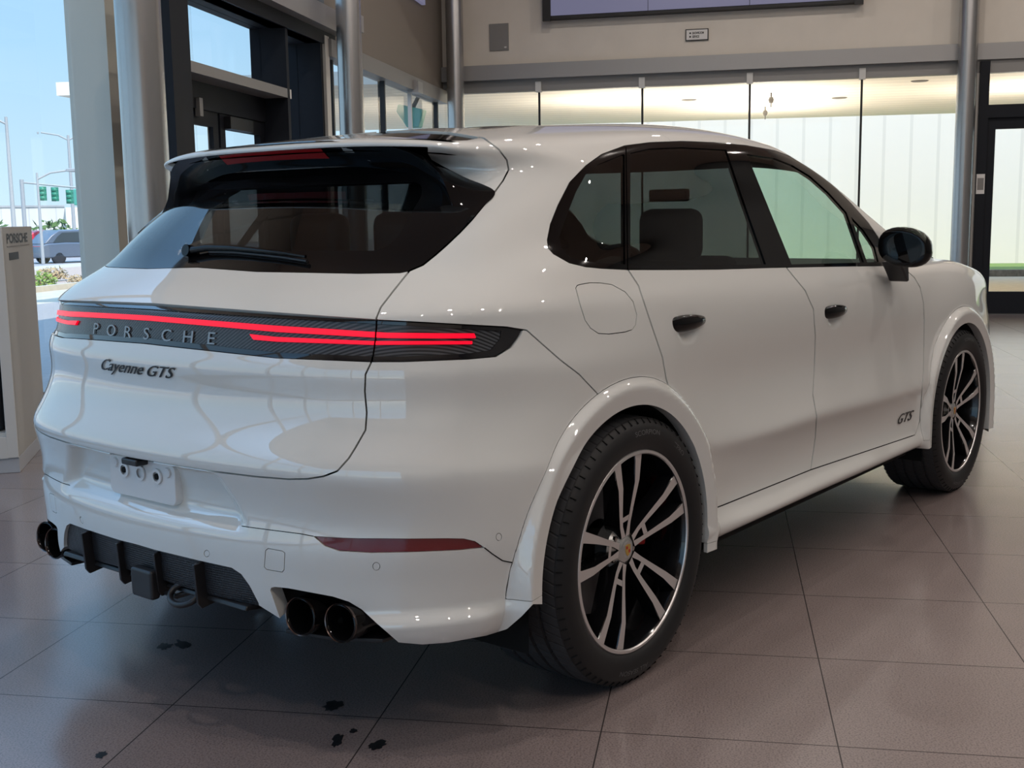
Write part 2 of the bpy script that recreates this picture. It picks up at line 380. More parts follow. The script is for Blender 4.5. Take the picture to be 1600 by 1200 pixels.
# handle scoops in the doors
def scoop(cx, cz, rx, rz, dep):
    r = np.hypot((S0[..., 0]-cx)/rx, (S0[..., 2]-cz)/rz); k = (S0[..., 1] > .8)
    S0[..., 1] -= dep*k*(1-smst(.2, 1.0, r))
scoop(.31, .992, .075, .042, .016); scoop(1.415, .948, .075, .042, .016)
N0 = normals(S0)
nV, nU = S0.shape[:2]
if N0[nV//2, 0, 0] > 0: N0 = -N0
FLIP = None
gu, gv = np.meshgrid(np.arange(nU)/GU, np.arange(nV)/GV)
class Surf:
    def __init__(s, V, N, T, A, C): s.V, s.N, s.T, s.A, s.C = V, N, T, A, C      # A = (u, v) parameters, C = 1 on cut edges
    def px(s):
        """rear three-quarter view in which the shut lines are drawn"""
        P = s.V*np.array([1, -1, 1])-np.array(CAM['loc']); F, Rr, U = [np.array(a) for a in cam_axes()]
        d = P@F; return np.c_[800+CAM['f']*(P@Rr)/d, 600-CAM['f']*(P@U)/d], d
    def copy(s): return Surf(s.V.copy(), s.N.copy(), s.T.copy(), s.A.copy(), s.C.copy())
idx = np.arange(nV*nU).reshape(nV, nU)
a, b, c_, d = idx[:-1, :-1].ravel(), idx[:-1, 1:].ravel(), idx[1:, 1:].ravel(), idx[1:, :-1].ravel()
T0 = np.concatenate([np.c_[a, b, c_], np.c_[a, c_, d]])
V0 = S0.reshape(-1, 3)
nn = np.cross(V0[T0[:, 1]]-V0[T0[:, 0]], V0[T0[:, 2]]-V0[T0[:, 0]]); k = (nn*N0.reshape(-1, 3)[T0[:, 0]]).sum(1)
if np.median(k) < 0: T0 = T0[:, ::-1]
ar = np.linalg.norm(nn, axis=1); T0 = T0[ar > 1e-10]
BODY = Surf(V0, N0.reshape(-1, 3), T0, np.c_[gu.ravel(), gv.ravel()], np.zeros(nV*nU))
def polysdf(q, P):
    """signed distance of points q to closed outline P (negative inside)"""
    P = np.asarray(P, float); A = P; B = np.roll(P, -1, 0)
    best = np.full(len(q), 1e18); ins = np.zeros(len(q), bool)
    for a, b in zip(A, B):
        ab = b-a; L = (ab*ab).sum()
        if L < 1e-12: continue
        t = np.clip(((q-a)@ab)/L, 0, 1); dd = q-a-t[:, None]*ab; best = np.minimum(best, (dd*dd).sum(1))
        cnd = (a[1] > q[:, 1]) != (b[1] > q[:, 1])
        with np.errstate(divide='ignore', invalid='ignore'):
            xi = a[0]+(q[:, 1]-a[1])*(b[0]-a[0])/(b[1]-a[1]) if b[1] != a[1] else np.full(len(q), -1e18)
        ins ^= cnd & (q[:, 0] < xi)
    r = np.sqrt(best); return np.where(ins, -r, r)
def PX(poly, u0=-1, u1=99, v0=-1, v1=99):
    def f(s):
        q, d = s.px(); r = polysdf(q, poly)*d/CAM['f']
        u, v = s.A[:, 0], s.A[:, 1]
        r = np.maximum(r, np.maximum(u0-u, u-u1)*.25); return np.maximum(r, np.maximum(v0-v, v-v1)*.04)
    return f
def P3(fn): return lambda s: fn(s.V[:, 0], s.V[:, 1], s.V[:, 2], s.A[:, 0], s.A[:, 1])
def refine(s, f, lv, tol):
    for _ in range(lv):
        val = f(s); T = s.T; E = s.V[T]
        L = np.maximum(np.linalg.norm(E[:, 0]-E[:, 1], axis=1), np.maximum(np.linalg.norm(E[:, 1]-E[:, 2], axis=1), np.linalg.norm(E[:, 2]-E[:, 0], axis=1)))
        near = (np.abs(val[T]).min(1) < L*1.0) & (L > tol)
        if not near.any(): break
        tn = T[near]; ed = np.concatenate([tn[:, [0, 1]], tn[:, [1, 2]], tn[:, [2, 0]]]); ed.sort(axis=1)
        ue, inv = np.unique(ed, axis=0, return_inverse=True); inv = inv.ravel(); n0 = len(s.V); m = len(tn)
        def mid(X): return (X[ue[:, 0]]+X[ue[:, 1]])/2
        s.V = np.concatenate([s.V, mid(s.V)]); Nn = mid(s.N); Nn /= np.linalg.norm(Nn, axis=1, keepdims=True)+1e-12
        s.N = np.concatenate([s.N, Nn]); s.A = np.concatenate([s.A, mid(s.A)]); s.C = np.concatenate([s.C, (mid(s.C) > .99).astype(float)])
        i01, i12, i20 = inv[:m]+n0, inv[m:2*m]+n0, inv[2*m:]+n0
        s.T = np.concatenate([T[~near], np.c_[tn[:, 0], i01, i20], np.c_[i01, tn[:, 1], i12], np.c_[i20, i12, tn[:, 2]], np.c_[i01, i12, i20]])
    return s
def clip(s, val):
    """keep val < 0"""
    val = np.where(np.abs(val) < 1e-7, 1e-7, val)
    T = s.T; neg = val[T] < 0; n = neg.sum(1); keep = T[n == 3]
    V, N, A, C = s.V, s.N, s.A, s.C
    def rot(T, ng, k):       # rotate so that the odd vertex is first
        o = np.argmax(ng, 1); r = np.arange(len(T)); return np.c_[T[r, o], T[r, (o+1) % 3], T[r, (o+2) % 3]]
    t1 = rot(T[n == 1], neg[n == 1], 0) if (n == 1).any() else np.zeros((0, 3), int)
    t2 = rot(T[n == 2], ~neg[n == 2], 0) if (n == 2).any() else np.zeros((0, 3), int)
    ed = np.concatenate([t1[:, [0, 1]], t1[:, [0, 2]], t2[:, [0, 1]], t2[:, [0, 2]]])
    if len(ed):
        es = np.sort(ed, axis=1); ue, inv = np.unique(es, axis=0, return_inverse=True); inv = inv.ravel(); n0 = len(V)
        t = val[ue[:, 0]]/(val[ue[:, 0]]-val[ue[:, 1]])
        def lp(X): return X[ue[:, 0]]+(X[ue[:, 1]]-X[ue[:, 0]])*t[:, None]
        Nn = lp(N); Nn /= np.linalg.norm(Nn, axis=1, keepdims=True)+1e-12
        V = np.concatenate([V, lp(V)]); N = np.concatenate([N, Nn]); A = np.concatenate([A, lp(A)]); C = np.concatenate([C, np.ones(len(ue))])
        m1, m2 = len(t1), len(t2); i = inv+n0
        a1, b1 = i[:m1], i[m1:2*m1]; a2, b2 = i[2*m1:2*m1+m2], i[2*m1+m2:]
        keep = np.concatenate([keep, np.c_[t1[:, 0], a1, b1], np.c_[a2, t2[:, 1], t2[:, 2]], np.c_[a2, t2[:, 2], b2]])
    used = np.unique(keep); mp = np.zeros(len(V), int); mp[used] = np.arange(len(used))
    return Surf(V[used], N[used], mp[keep], A[used], C[used])
def split(s, f, gap=.0022, lv=2, tol=.004):
    s = refine(s.copy(), f, lv, tol); v = f(s)
    return clip(s, v+gap), clip(s, -v+gap)
def cutout(s, f, lv=2, tol=.004):
    s = refine(s.copy(), f, lv, tol); return clip(s, -f(s))
def inside(s, f, lv=2, tol=.004):
    s = refine(s.copy(), f, lv, tol); return clip(s, f(s))
def join(*ss):
    V = []; N = []; T = []; A = []; C = []; k = 0
    for s in ss: V.append(s.V); N.append(s.N); T.append(s.T+k); A.append(s.A); C.append(s.C); k += len(s.V)
    return Surf(*[np.concatenate(q) for q in (V, N, T, A, C)])
def off(s, d):
    r = s.copy(); r.V = r.V+d*r.N; r.V[:, 1] = np.maximum(r.V[:, 1], 0) if d > 0 else r.V[:, 1]; return r
def rimmed(s, dep):
    """fold the cut edges inwards so that the panel shows a thickness"""
    T = s.T; E = np.concatenate([T[:, [0, 1]], T[:, [1, 2]], T[:, [2, 0]]]); k = np.sort(E, axis=1)
    u, i, c = np.unique(k, axis=0, return_index=True, return_counts=True); b = E[i[c == 1]]
    b = b[(s.C[b].min(1) > .5)]; b = b[~((s.V[b][:, :, 1] < 1e-4).all(1))]
    if not len(b) or dep <= 0: return s.V, s.N, s.T
    n = len(s.V); m = len(b); a0, a1 = b[:, 0], b[:, 1]
    e = s.V[a1]-s.V[a0]; out = np.cross(e, s.N[a0]); out /= np.linalg.norm(out, axis=1, keepdims=True)+1e-12
    V = np.concatenate([s.V, s.V[a0], s.V[a1], s.V[a1]-dep*s.N[a1], s.V[a0]-dep*s.N[a0]])
    N = np.concatenate([s.N, out, out, out, out]); r = np.arange(m)
    p0, p1, p2, p3 = n+r, n+m+r, n+2*m+r, n+3*m+r
    return V, N, np.concatenate([s.T, np.c_[p0, p3, p2], np.c_[p0, p2, p1]])
def skin(name, s, m, parent, side='R', rim=.014, label=None):
    """side R = right, L = left, C = both halves as one part"""
    V, N, T = rimmed(s, rim); parts = []
    if side in 'RC': parts.append((V*[1, -1, 1], N*[1, -1, 1], T[:, ::-1]))
    if side in 'LC': parts.append((V, N, T))
    k = 0; VV = []; NN = []; TT = []
    for v, n, t in parts: VV.append(v); NN.append(n); TT.append(t+k); k += len(v)
    VV = np.concatenate(VV); NN = np.concatenate(NN); TT = np.concatenate(TT)
    me = bpy.data.meshes.new(name); me.vertices.add(len(VV)); me.vertices.foreach_set('co', VV.astype(np.float32).ravel())
    me.loops.add(TT.size); me.loops.foreach_set('vertex_index', TT.astype(np.int32).ravel())
    me.polygons.add(len(TT)); me.polygons.foreach_set('loop_start', np.arange(0, TT.size, 3, dtype=np.int32))
    me.update(calc_edges=True); me.polygons.foreach_set('use_smooth', np.ones(len(TT), bool))
    me.materials.append(MATS[m]); me.normals_split_custom_set_from_vertices(NN.astype(np.float32).tolist())
    o = bpy.data.objects.new(name, me); COL.objects.link(o)
    if parent: o.parent = parent
    if label: o['label'] = label
    return o

# ================================================================ CAR
car = empty('luxury_suv'); tag(car, 'white SUV with black window trim and a full-width red light bar, parked in the showroom', 'car')
DLO = [(855,375),(857,388),(865,397),(890,411),(915,417),(940,419.5),(980,421.5),(1065,421.5),(1120,421),(1200,418.5),(1300,416.5),(1380,415.5),(1386,412),(1384,392),
       (1372,370),(1357,348),(1330,318),(1300,288),(1270,264),(1240,246),(1210,235),(1165,227),(1115,222.5),(1065,220.5),(1015,222.5),(976,227.5),(940,241),(915,259),(890,285),(872,320),(860,350)]
QG = [(877,386),(874,370),(885,338),(900,300),(915,273),(934,257),(974,241),(976,242),(977,413),(940,411),(915,408),(890,402)]
RG = [(985,239),(1015,232),(1065,230),(1135,234),(1166,325),(1197,413),(1065,415),(985,414.5)]
FG = [(1167,241),(1210,247),(1238,258),(1266,275),(1295,301),(1323,332),(1350,410),(1237,413)]
TG = [(1330,339),(1350,360),(1367,386),(1373,409),(1355,410)]
GATE = [(150,215),(550,207),(640,214.5),(700,219),(730,218),(749,214.5),(756,216),(779,233),(792,250),(795,265),(786,282),(773,300),(737,344),(719,363),(698,383),(681,398),(661,414),(640,423),(615,454),
        (595,480),(588,497),(586,530),(580,566),(571,585),(570,612),(573,645),(571,672),(555,700),(545,716),(527,736),(505,744.5),(480,748.5),(450,749),(400,745),(335,737),(203,716),(100,700),(100,215)]
LAMP = [(100,462),(150,466),(225,473),(255,475.5),(430,488.5),(590,500),(792,511),(817,515),(812,526),(800,542),(775,557),(730,561),(630,565),(577,565),(430,559),(255,540),(225,536.5),(150,529),(100,520)]
LENS = [(100,470),(150,474),(225,480),(430,495),(590,506.5),(785,517),(783,530),(768,547),(730,552),(630,556),(577,556),(430,550),(255,531),(225,527),(150,519),(100,510)]
ST1 = [(100,481),(150,486),(225,492),(317,499.5),(430,508.5),(580,518),(605,519.5),(700,520.5),(742,520.5),(745,528),(700,528.5),(605,528),(580,527),(430,518.5),(317,508.5),(225,500.5),(150,495),(100,490)]
ST2 = [(388,521.5),(430,526),(580,532.5),(739,532.5),(739,537.5),(580,538.5),(430,533.5),(394,530.5)]
FLAP = [(899.6,450),(902,446),(906,444.5),(922,441.7),(938,442),(956,444.6),(976.7,456),(989,471),(995,491.7),(993,508),(988,515),(976.7,518.8),(951.7,522),(935,521),(922.5,512.5),(914,500),(906,475)]
RD = [(975,405),(981,421),(997.5,446),(1014,496),(1035,558),(1041,592),(1047,612),(1047,820),(1128,790),(1267,734),(1269,717),(1274,683),(1276,650),(1270,617),(1272,583),(1274,525),(1271,483),(1258,454),(1231,421),(1220,405)]
FD = [(1220,405),(1231,421),(1258,454),(1271,483),(1274,525),(1272,583),(1270,617),(1276,650),(1274,683),(1269,717),(1267,734),(1430,679.5),(1437,658),(1443,579),(1444,499),(1443,473),(1437.5,449),(1429,434),(1414.8,421),(1400,405)]
BUMP = [(-200,500),(560,520),(817,515),(823,516),(850,540),(875,562),(905,585),(940,622),(960,1150),(-200,1150)]
BOT = [(-200,700),(107,843),(135,862),(165,878),(215,893),(280,912),(317,923),(405,946),(437,966),(600,1000),(625,1004),(660,1007),(700,1004),(760,993),(792,983),(815,963),(833,944),(860,944),(900,1200),(-200,1200)]
DIFF = [(60,800),(112,819),(137,826),(185,842),(242,859),(312,876),(362,887),(377,897),(390,915),(404,942),(408,960),(317,940),(210,908),(60,880)]
EXH = [(422,922),(424,918),(430,917),(450,919),(520,932),(545,940),(565,952),(590,975),(622,1003),(600,1030),(440,1010),(437,965)]
REFL = [(490,838),(530,840.5),(560,841.5),(640,842),(700,841.5),(725,842),(742,846),(757,856),(720,860),(650,863),(580,864),(530,861),(507,853)]
GLS = [(100,405),(150,408),(270,416),(310,418),(400,424.5),(560,427.5),(625,426.5),(642,423),(661,414),(681,398),(698,383),(719,363),(737,344),(773,300),(774,299),(719,274),(690,259),(674,250),(668,240),(668,180),(100,180)]
PATCH = [(520,211),(560,206.5),(640,204.5),(700,207),(748,214.8),(730,218),(700,219),(640,214.5),(560,211.5)]
def circ(cx, cy, rx, ry, n=20): return [(cx+rx*math.cos(2*math.pi*k/n), cy+ry*math.sin(2*math.pi*k/n)) for k in range(n)]

rest = BODY.copy()
ARX, ARZ = (-.04, 2.865), .385
def wheelhole(cx):  return lambda X, Wd, Z, U, V: np.maximum(np.where(Z > ARZ, np.hypot(X-cx, Z-ARZ), np.abs(X-cx))-.428, .55-Wd)
def archband(cx): return lambda X, Wd, Z, U, V: np.maximum(np.maximum(np.where(Z > ARZ, np.hypot(X-cx, Z-ARZ), np.abs(X-cx))-.506, .7-Wd), np.where(X < cx, .385 if cx < 1 else .33, .32 if cx < 1 else .24)-Z)
for cx in ARX: rest = cutout(rest, P3(wheelhole(cx)))
arch = []
for cx in ARX:
    a, rest = split(rest, P3(archband(cx)), .0008); arch.append(a)
dlo, rest = split(rest, PX(DLO, u1=16.6, v0=12), .001)
scr, rest = split(rest, P3(lambda X, Wd, Z, U, V: np.maximum.reduce([(16.75-U)*.1, (15.35-V)*.07, (V-20.6)*.03, 1.6-X])), .002)
gate, rest = split(rest, PX(GATE, u1=8.0), .0022)
groof, rest = split(rest, lambda s: np.minimum(PX(PATCH, u1=8, v0=20)(s), P3(lambda X, Wd, Z, U, V: np.maximum.reduce([Wd-.43, .0-X, X-1.22, 1.5-Z]))(s)), .0015)
rest = cutout(rest, PX(BOT, u1=8.2))
lampq, rest = split(rest, PX(LAMP, u1=8.5), .0015)
lampg, gate = split(gate, PX(LAMP, u1=8.5), .0015)
bump, rest = split(rest, PX(BUMP, u1=8.6, v1=13), .0018)
rd, rest = split(rest, PX(RD, u1=16, v0=3), .0020)
fd, rest = split(rest, PX(FD, u1=17, v0=3), .0020)
sill, rest = split(rest, P3(lambda X, Wd, Z, U, V: np.maximum.reduce([.30-X, X-2.46, Z-.44, .7-Wd])), .0012)
fbump, rest = split(rest, P3(lambda X, Wd, Z, U, V: np.maximum(3.05-X, Z-.66-.35*(3.8-X)*0)), .002)
head, rest = split(rest, P3(lambda X, Wd, Z, U, V: np.maximum.reduce([3.40-X, Z-.90-.25*(3.75-X), .55-Wd, .70-Z])), .002)
hood, rest = split(rest, P3(lambda X, Wd, Z, U, V: np.maximum.reduce([2.50-X, Wd-.74])), .002)
fender, rest = split(rest, P3(lambda X, Wd, Z, U, V: 2.05-X+(Z-1.12)*0), .0)
roofp, rest = split(rest, P3(lambda X, Wd, Z, U, V: np.maximum(1.50-Z, .6-X)), .0008)
flap, quarter = split(rest, PX(FLAP, u1=14), .0012, 3, .002)

for sd, nm in (('R', 'right'), ('L', 'left')):
    skin('rear_quarter_panel', quarter, 'paint', car, sd)
    skin('fuel_flap' if sd == 'R' else 'charging_flap', flap, 'paint', car, sd)
    skin('front_fender', fender, 'paint', car, sd)
    skin('sill', sill, 'paint', car, sd)
    skin('headlight', head, 'lamp_inner', car, sd)
    for a in arch: skin('wheel_arch_trim', off(a, .0), 'paint', car, sd, .05)
    DR = {}
    for s_, key in ((rd, 'rear_door'), (fd, 'front_door')): DR[key+sd] = skin(key, s_, 'paint', car, sd)
    globals().update(DR) if False else None
    if sd == 'R': door_rr, door_fr = DR['rear_doorR'], DR['front_doorR']
    else: door_rl, door_fl = DR['rear_doorL'], DR['front_doorL']
skin('roof_panel', roofp, 'paint', car, 'C')
skin('hood', hood, 'paint', car, 'C')
skin('front_bumper', fbump, 'paint', car, 'C')
skin('glass_roof', off(groof, -.004), 'gloss_black', car, 'C')
skin('windscreen', off(scr, -.004), 'front_glass', car, 'C', 0)
# side windows
frame = dlo
panes = []
for P, nm, gm in ((QG, 'quarter_window', 'privacy_glass'), (RG, 'rear_door_window', 'privacy_glass'), (FG, 'front_door_window', 'front_glass'), (TG, 'mirror_triangle_window', 'front_glass')):
    p, frame = split(frame, PX(P, u1=16.6), .0002); panes.append((nm, p, gm))
fr1, fr2 = split(frame, PX([(900,150),(977,150),(981,440),(800,440),(800,300)], u1=16.6), .0016)
for sd in 'RL':
    skin('window_frame', fr1, 'gloss_black', car, sd, .016); skin('window_frame', fr2, 'gloss_black', car, sd, .016)
    for nm, p, gm in panes: skin(nm, off(p, -.004), gm, car, sd, 0)

# ---- tailgate
black, gate = split(gate, PX(GLS, u1=7.9, v0=13, v1=20.4), .0008)
gate_o = skin('tailgate', gate, 'paint', car, 'C')
rglass, frit = None, None
def rn(X, Wd, Z, U, V):      # rounded outline of the clear glass
    a = Wd-(.585-.30*(Z-1.25)); b = np.maximum(1.255-Z, Z-1.435); k = .05
    return np.maximum(a, b)+np.where((a > -k) & (b > -k), np.hypot(a+k, b+k)-k-np.maximum(a, b), 0)
rglass, frit = split(black, P3(rn), .0)
frit = cutout(frit, P3(lambda X, Wd, Z, U, V: (18.9-V)*.04))
skin('rear_window', rglass, 'rear_glass', car, 'C', 0)
skin('window_surround', frit, 'gloss_black', car, 'C', 0)
# ---- rear lights
def lampparts(s):
    s1, r = split(s, PX(ST1, u1=8.5), .0003, 3, .002); s2, r = split(r, PX(ST2, u1=8.5), .0003, 3, .002); l, r = split(r, PX(LENS, u1=8.5), .0003, 2, .003); return s1, s2, l, r
a1, a2, al, ar_ = lampparts(lampg)
lb = skin('light_bar', off(ar_, -.006), 'lamp_lens', car, 'C', .02)
skin('lens', off(al, -.009), 'lamp_inner', lb, 'C', .006)
o_ = skin('light_strip', off(a1, -.003), 'red_light', lb, 'C', .006); skin('light_strip', off(a2, -.003), 'red_light', lb, 'C', .006)
a1, a2, al, ar_ = lampparts(lampq)
for sd in 'RL':
    tl = skin('tail_light', off(ar_, -.006), 'lamp_lens', car, sd, .02)
    skin('lens', off(al, -.009), 'lamp_inner', tl, sd, .006)
    skin('light_strip', off(a1, -.003), 'red_light', tl, sd, .006); skin('light_strip', off(a2, -.003), 'red_light', tl, sd, .006)
# ---- rear bumper
bump = cutout(bump, PX(DIFF, u1=8))
bump = cutout(bump, PX(EXH, u1=8))
refl, bump = split(bump, PX(REFL, u1=9), .0008, 3, .003)
TOW = [(419,857),(441,861),(445,864),(444,890),(441,894),(417,890),(413,886),(415,860)]
tow, bump = split(bump, PX(TOW, u1=9), .0009, 4, .0015)
sens = []
for cx_, cy_, rx_, ry_ in ((588,885,5.6,6.2),(779.5,839,4.4,5.8),(323,865,4.2,5.2)):
    q, bump = split(bump, PX(circ(cx_, cy_, rx_, ry_), u1=9), .0007, 4, .0012); sens.append(q)
rb = skin('rear_bumper', bump, 'paint', car, 'C', .045)
for sd in 'RL':
    skin('rear_reflector', off(refl, -.005), 'reflector_red', rb, sd, .012)
    for q in sens: skin('parking_sensor', off(q, -.0004), 'paint', rb, sd, .008)
for sd in 'RL': skin('tow_eye_cover', tow, 'paint', rb, sd, .008)
df = inside(BODY, PX([(60,795),(112,815),(137,822),(185,838),(242,855),(312,872),(362,883),(380,893),(396,915),(412,948),(412,952),(317,930),(210,896),(60,862)], u1=7))
dif = skin('diffuser', off(df, -.010), 'black_grille', car, 'C', 0)

# body lining: closes the gaps from within
lin = BODY.copy()
for cx in ARX: lin = cutout(lin, P3(wheelhole(cx)), 1)
lin = cutout(lin, PX([(862,378),(872,330),(890,295),(930,252),(976,234),(1065,225),(1165,232),(1240,250),(1300,292),(1357,352),(1376,385),(1376,412),(1200,414),(980,417),(900,410)], u1=16.6, v0=12), 1)
lin = cutout(lin, P3(lambda X, Wd, Z, U, V: np.maximum.reduce([(16.9-U)*.1, (15.6-V)*.07, (V-20.4)*.03, 1.7-X])), 1)
lin = cutout(lin, P3(lambda X, Wd, Z, U, V: np.where(X < 0, rn(X, Wd, Z, U, V)-.02, 1)), 1)
lin = cutout(lin, PX(BOT, u1=8.2), 1); lin = cutout(lin, PX(EXH, u1=8), 1)
lin = cutout(lin, P3(lambda X, Wd, Z, U, V: np.where(X < 0, .40-Z, 1.0)), 1) if False else lin
skin('body_lining', off(lin, -.032), 'matte_black', car, 'C', 0)

# surface lookup for badges, seams and trim
full = skin('lookup', BODY, 'paint', None, 'C', 0)
me_ = full.data; BVH = BVHTree.FromPolygons([v.co.copy() for v in me_.vertices], [tuple(p.vertices) for p in me_.polygons])
bpy.data.objects.remove(full); bpy.data.meshes.remove(me_)
def hit(o, d):
    p, n, i, dist = BVH.ray_cast(Vector(o), Vector(d).normalized()); return (p, n if n.dot(Vector(d)) < 0 else -n) if p else (None, None)
def view_pt(px, py):
    F, Rr, U = cam_axes(); return hit(CAM['loc'], F+Rr*((px-800)/CAM['f'])+U*((600-py)/CAM['f']))
def text_outline(s, shear=0., bold=0.0, res=4):
    cu = bpy.data.curves.new('t', 'FONT'); cu.body = s; cu.shear = shear; cu.offset = bold; cu.resolution_u = res; cu.align_x = 'CENTER'; cu.align_y = 'CENTER'
    ob = bpy.data.objects.new('t', cu); COL.objects.link(ob); dg = bpy.context.evaluated_depsgraph_get()
    me = bpy.data.meshes.new_from_object(ob.evaluated_get(dg)); bpy.data.objects.remove(ob); bpy.data.curves.remove(cu); return me
def decal(name, s, centre, ex, ey, size, dirn, m, parent, shear=0., lift=.0025, wx=1.0, thick=.002, bold=0):
    """lettering laid on the body: flat letters are pushed along dirn onto the skin"""
    me = text_outline(s, shear); bm = bmesh.new(); bm.from_mesh(me); bmesh.ops.dissolve_limit(bm, angle_limit=.01, verts=bm.verts, edges=bm.edges); bmesh.ops.triangulate(bm, faces=bm.faces)
    xs = [v.co.x for v in bm.verts]; ys = [v.co.y for v in bm.verts]; x0, x1, y0, y1 = min(xs), max(xs), min(ys), max(ys)
    for _ in range(2):
        lg = [e for e in bm.edges if e.calc_length() > .12]
        if lg: bmesh.ops.subdivide_edges(bm, edges=lg, cuts=1); bmesh.ops.triangulate(bm, faces=bm.faces)
    d = Vector(dirn).normalized(); ex = Vector(ex); ey = Vector(ey); C = Vector(centre)
    for v in bm.verts:
        p = C+ex*(size*wx*(v.co.x-(x0+x1)/2))+ey*(size*(v.co.y-(y0+y1)/2)); h, n = hit(p-d*1.0, d)
        v.co = h+n*lift if h else p
    g = bmesh.ops.extrude_face_region(bm, geom=bm.faces[:]);
    for v in [q for q in g['geom'] if isinstance(q, bmesh.types.BMVert)]: v.co = v.co-d*thick
    bmesh.ops.recalc_face_normals(bm, faces=bm.faces); bm.to_mesh(me); bm.free(); me.materials.clear(); me.materials.append(MATS[m]); me.name = name
    o = bpy.data.objects.new(name, me); COL.objects.link(o); o.parent = parent; return o
# ---- roof spoiler: black hood whose sharp trailing edge T runs over the window and down both sides
TE = [(-.499,0,1.553),(-.493,.15,1.5525),(-.478,.30,1.548),(-.456,.42,1.536),(-.438,.495,1.520),(-.422,.54,1.501),(-.406,.570,1.480),(-.396,.590,1.461),(-.390,.605,1.438),(-.388,.620,1.405),(-.394,.641,1.370),(-.399,.652,1.345),(-.408,.662,1.300)]
LE = [(-.415,0,1.490),(-.408,.15,1.488),(-.392,.30,1.482),(-.368,.41,1.468),(-.352,.48,1.452),(-.342,.52,1.432),(-.336,.548,1.412),(-.334,.566,1.395),(-.336,.580,1.376),(-.346,.598,1.352),(-.366,.622,1.332),(-.382,.638,1.318),(-.404,.658,1.299)]
OP = [(651,243.5),(668,250.5),(690,260),(728,278.5),(773,300),(752,326),(737,344),(719,363)]
def crv(P, n):
    P = [np.array(p, float) for p in P]; out = []; m = len(P)-1
    for j in range(n+1):
        t = m*j/n; i = min(int(t), m-1); f = t-i; p0, p1, p2, p3 = P[max(i-1, 0)], P[i], P[i+1], P[min(i+2, m)]
        out.append(.5*((2*p1)+(-p0+p2)*f+(2*p0-5*p1+4*p2-p3)*f*f+(-p0+3*p1-3*p2+p3)*f**3))
    return np.array(out)
def loft(A, B, name, m, par, sd, n=8, bulge=0., t0=0., t1=1., off_=0., smooth=70):
    mb = MB(); vs = []
    for a, b in zip(A, B):
        for k in range(n+1):
            t = t0+(t1-t0)*k/n; p = a+(b-a)*t; c = np.cross(b-a, [0, 1, 0]); c = c/(np.linalg.norm(c)+1e-9); p = p+np.array([-1, 0, -.6])*bulge*math.sin(math.pi*t)+np.array([-.75, 0, -.66])*off_
            vs.append((p[0], sd*p[1], p[2]))
    return mb.add(vs, [(i*(n+1)+k, i*(n+1)+k+1, (i+1)*(n+1)+k+1, (i+1)*(n+1)+k) for i in range(len(A)-1) for k in range(n)]).build(name, m, par, smooth)
TC, LC = crv(TE, 96), crv(LE, 96)
spoiler = empty('roof_spoiler', (0, 0, 0), 0, car)
def full_(C): return np.concatenate([C[::-1]*[1, -1, 1], C[1:]])
loft(full_(TC), full_(LC), 'spoiler_underside', 'gloss_black', spoiler, 1, 10, .006)
loft(full_(TC), full_(TC)+np.array([.012, 0, .004]), 'trailing_edge', 'gloss_black', spoiler, 1, 1)
OC = []
for p in OP:
    h, n = view_pt(*p); h = h+n*.002; OC.append((h.x, abs(h.y), h.z))
OC = crv(OC, 60); TB = crv(TE[5:12]+[TE[12]], 60)
for sd in (-1, 1): loft(TB, OC, 'side_blade', 'gloss_black', spoiler, sd, 8, .0, smooth=80)
q_ = [i for i, p in enumerate(full_(TC)) if abs(p[1]) < .237]; i0, i1 = q_[0], q_[-1]+1
loft(full_(TC)[i0:i1], full_(LC)[i0:i1], 'high_brake_light', 'brake_red', spoiler, 1, 3, .006, .22, .60, .0022)
for sd in (-1, 1):
    A = []; B = []
    for k in range(7):
        wv = .300+.058*k/6; i = int(np.argmin(abs(TC[:, 1]-wv))); a, b = TC[i], LC[i]; A.append(a+(b-a)*(.12+.25*abs(k-3)/3*(k > 3))); B.append(a+(b-a)*(.62+.03*k))
    loft(np.array(A), np.array(B), 'spoiler_vane', 'vane_grey', spoiler, sd, 3, .004, 0, 1, .0022)
# wide capitals on the light bar, one letter at a time
for i, ch in enumerate('PORSCHE'):
    yy = .262-i*(.262+.262)/6
    decal('letter', ch, (-1, yy, 1.0425), (0, -1, 0), (0, 0, 1), .044, (1, 0, 0), 'letter_grey', lb, lift=-.0065, wx=1.45, thick=.002)
decal('model_badge', 'Cayenne', (-1, .087, .9440), (0, -1, 0), (0, 0, 1), .046, (1, 0, 0), 'badge_black', gate_o, shear=.7, wx=1.30)
decal('model_badge', 'GTS', (-1, -.093, .9470), (0, -1, 0), (0, 0, 1), .043, (1, 0, 0), 'badge_black', gate_o, shear=.6, wx=1.45)
for sg_, par in ((1, door_fr), (-1, door_fl)):
    decal('door_badge', 'GTS', (2.198, -1.2*sg_, .457), (sg_, 0, 0), (0, 0, 1), .058, (0, sg_, 0), 'badge_black', par, shear=.6, wx=1.5)
# thin seams in the rear bumper
def seam(pts, name='panel_seam', r=.0016, par=None, lift=.0002):
    for sd in (1, -1):
        q = []
        P = []
        for (a, b), (c, d) in zip(pts[:-1], pts[1:]):
            for k in range(6): P.append((a+(c-a)*k/6, b+(d-b)*k/6))
        P.append(pts[-1])
        for x, y in P:
            h, n = view_pt(x, y)
            if h and h.y < 0: q.append(Vector((h.x, sd*h.y, h.z)))
        MB().tube(q, r, 6).build(name, 'matte_black', par or rb, 60)
seam([(378,822),(388,823.5),(430,829),(470,834),(490,838)], r=.0011)
seam([(757,856),(770,866),(785,876),(792,877.5),(800,879)])
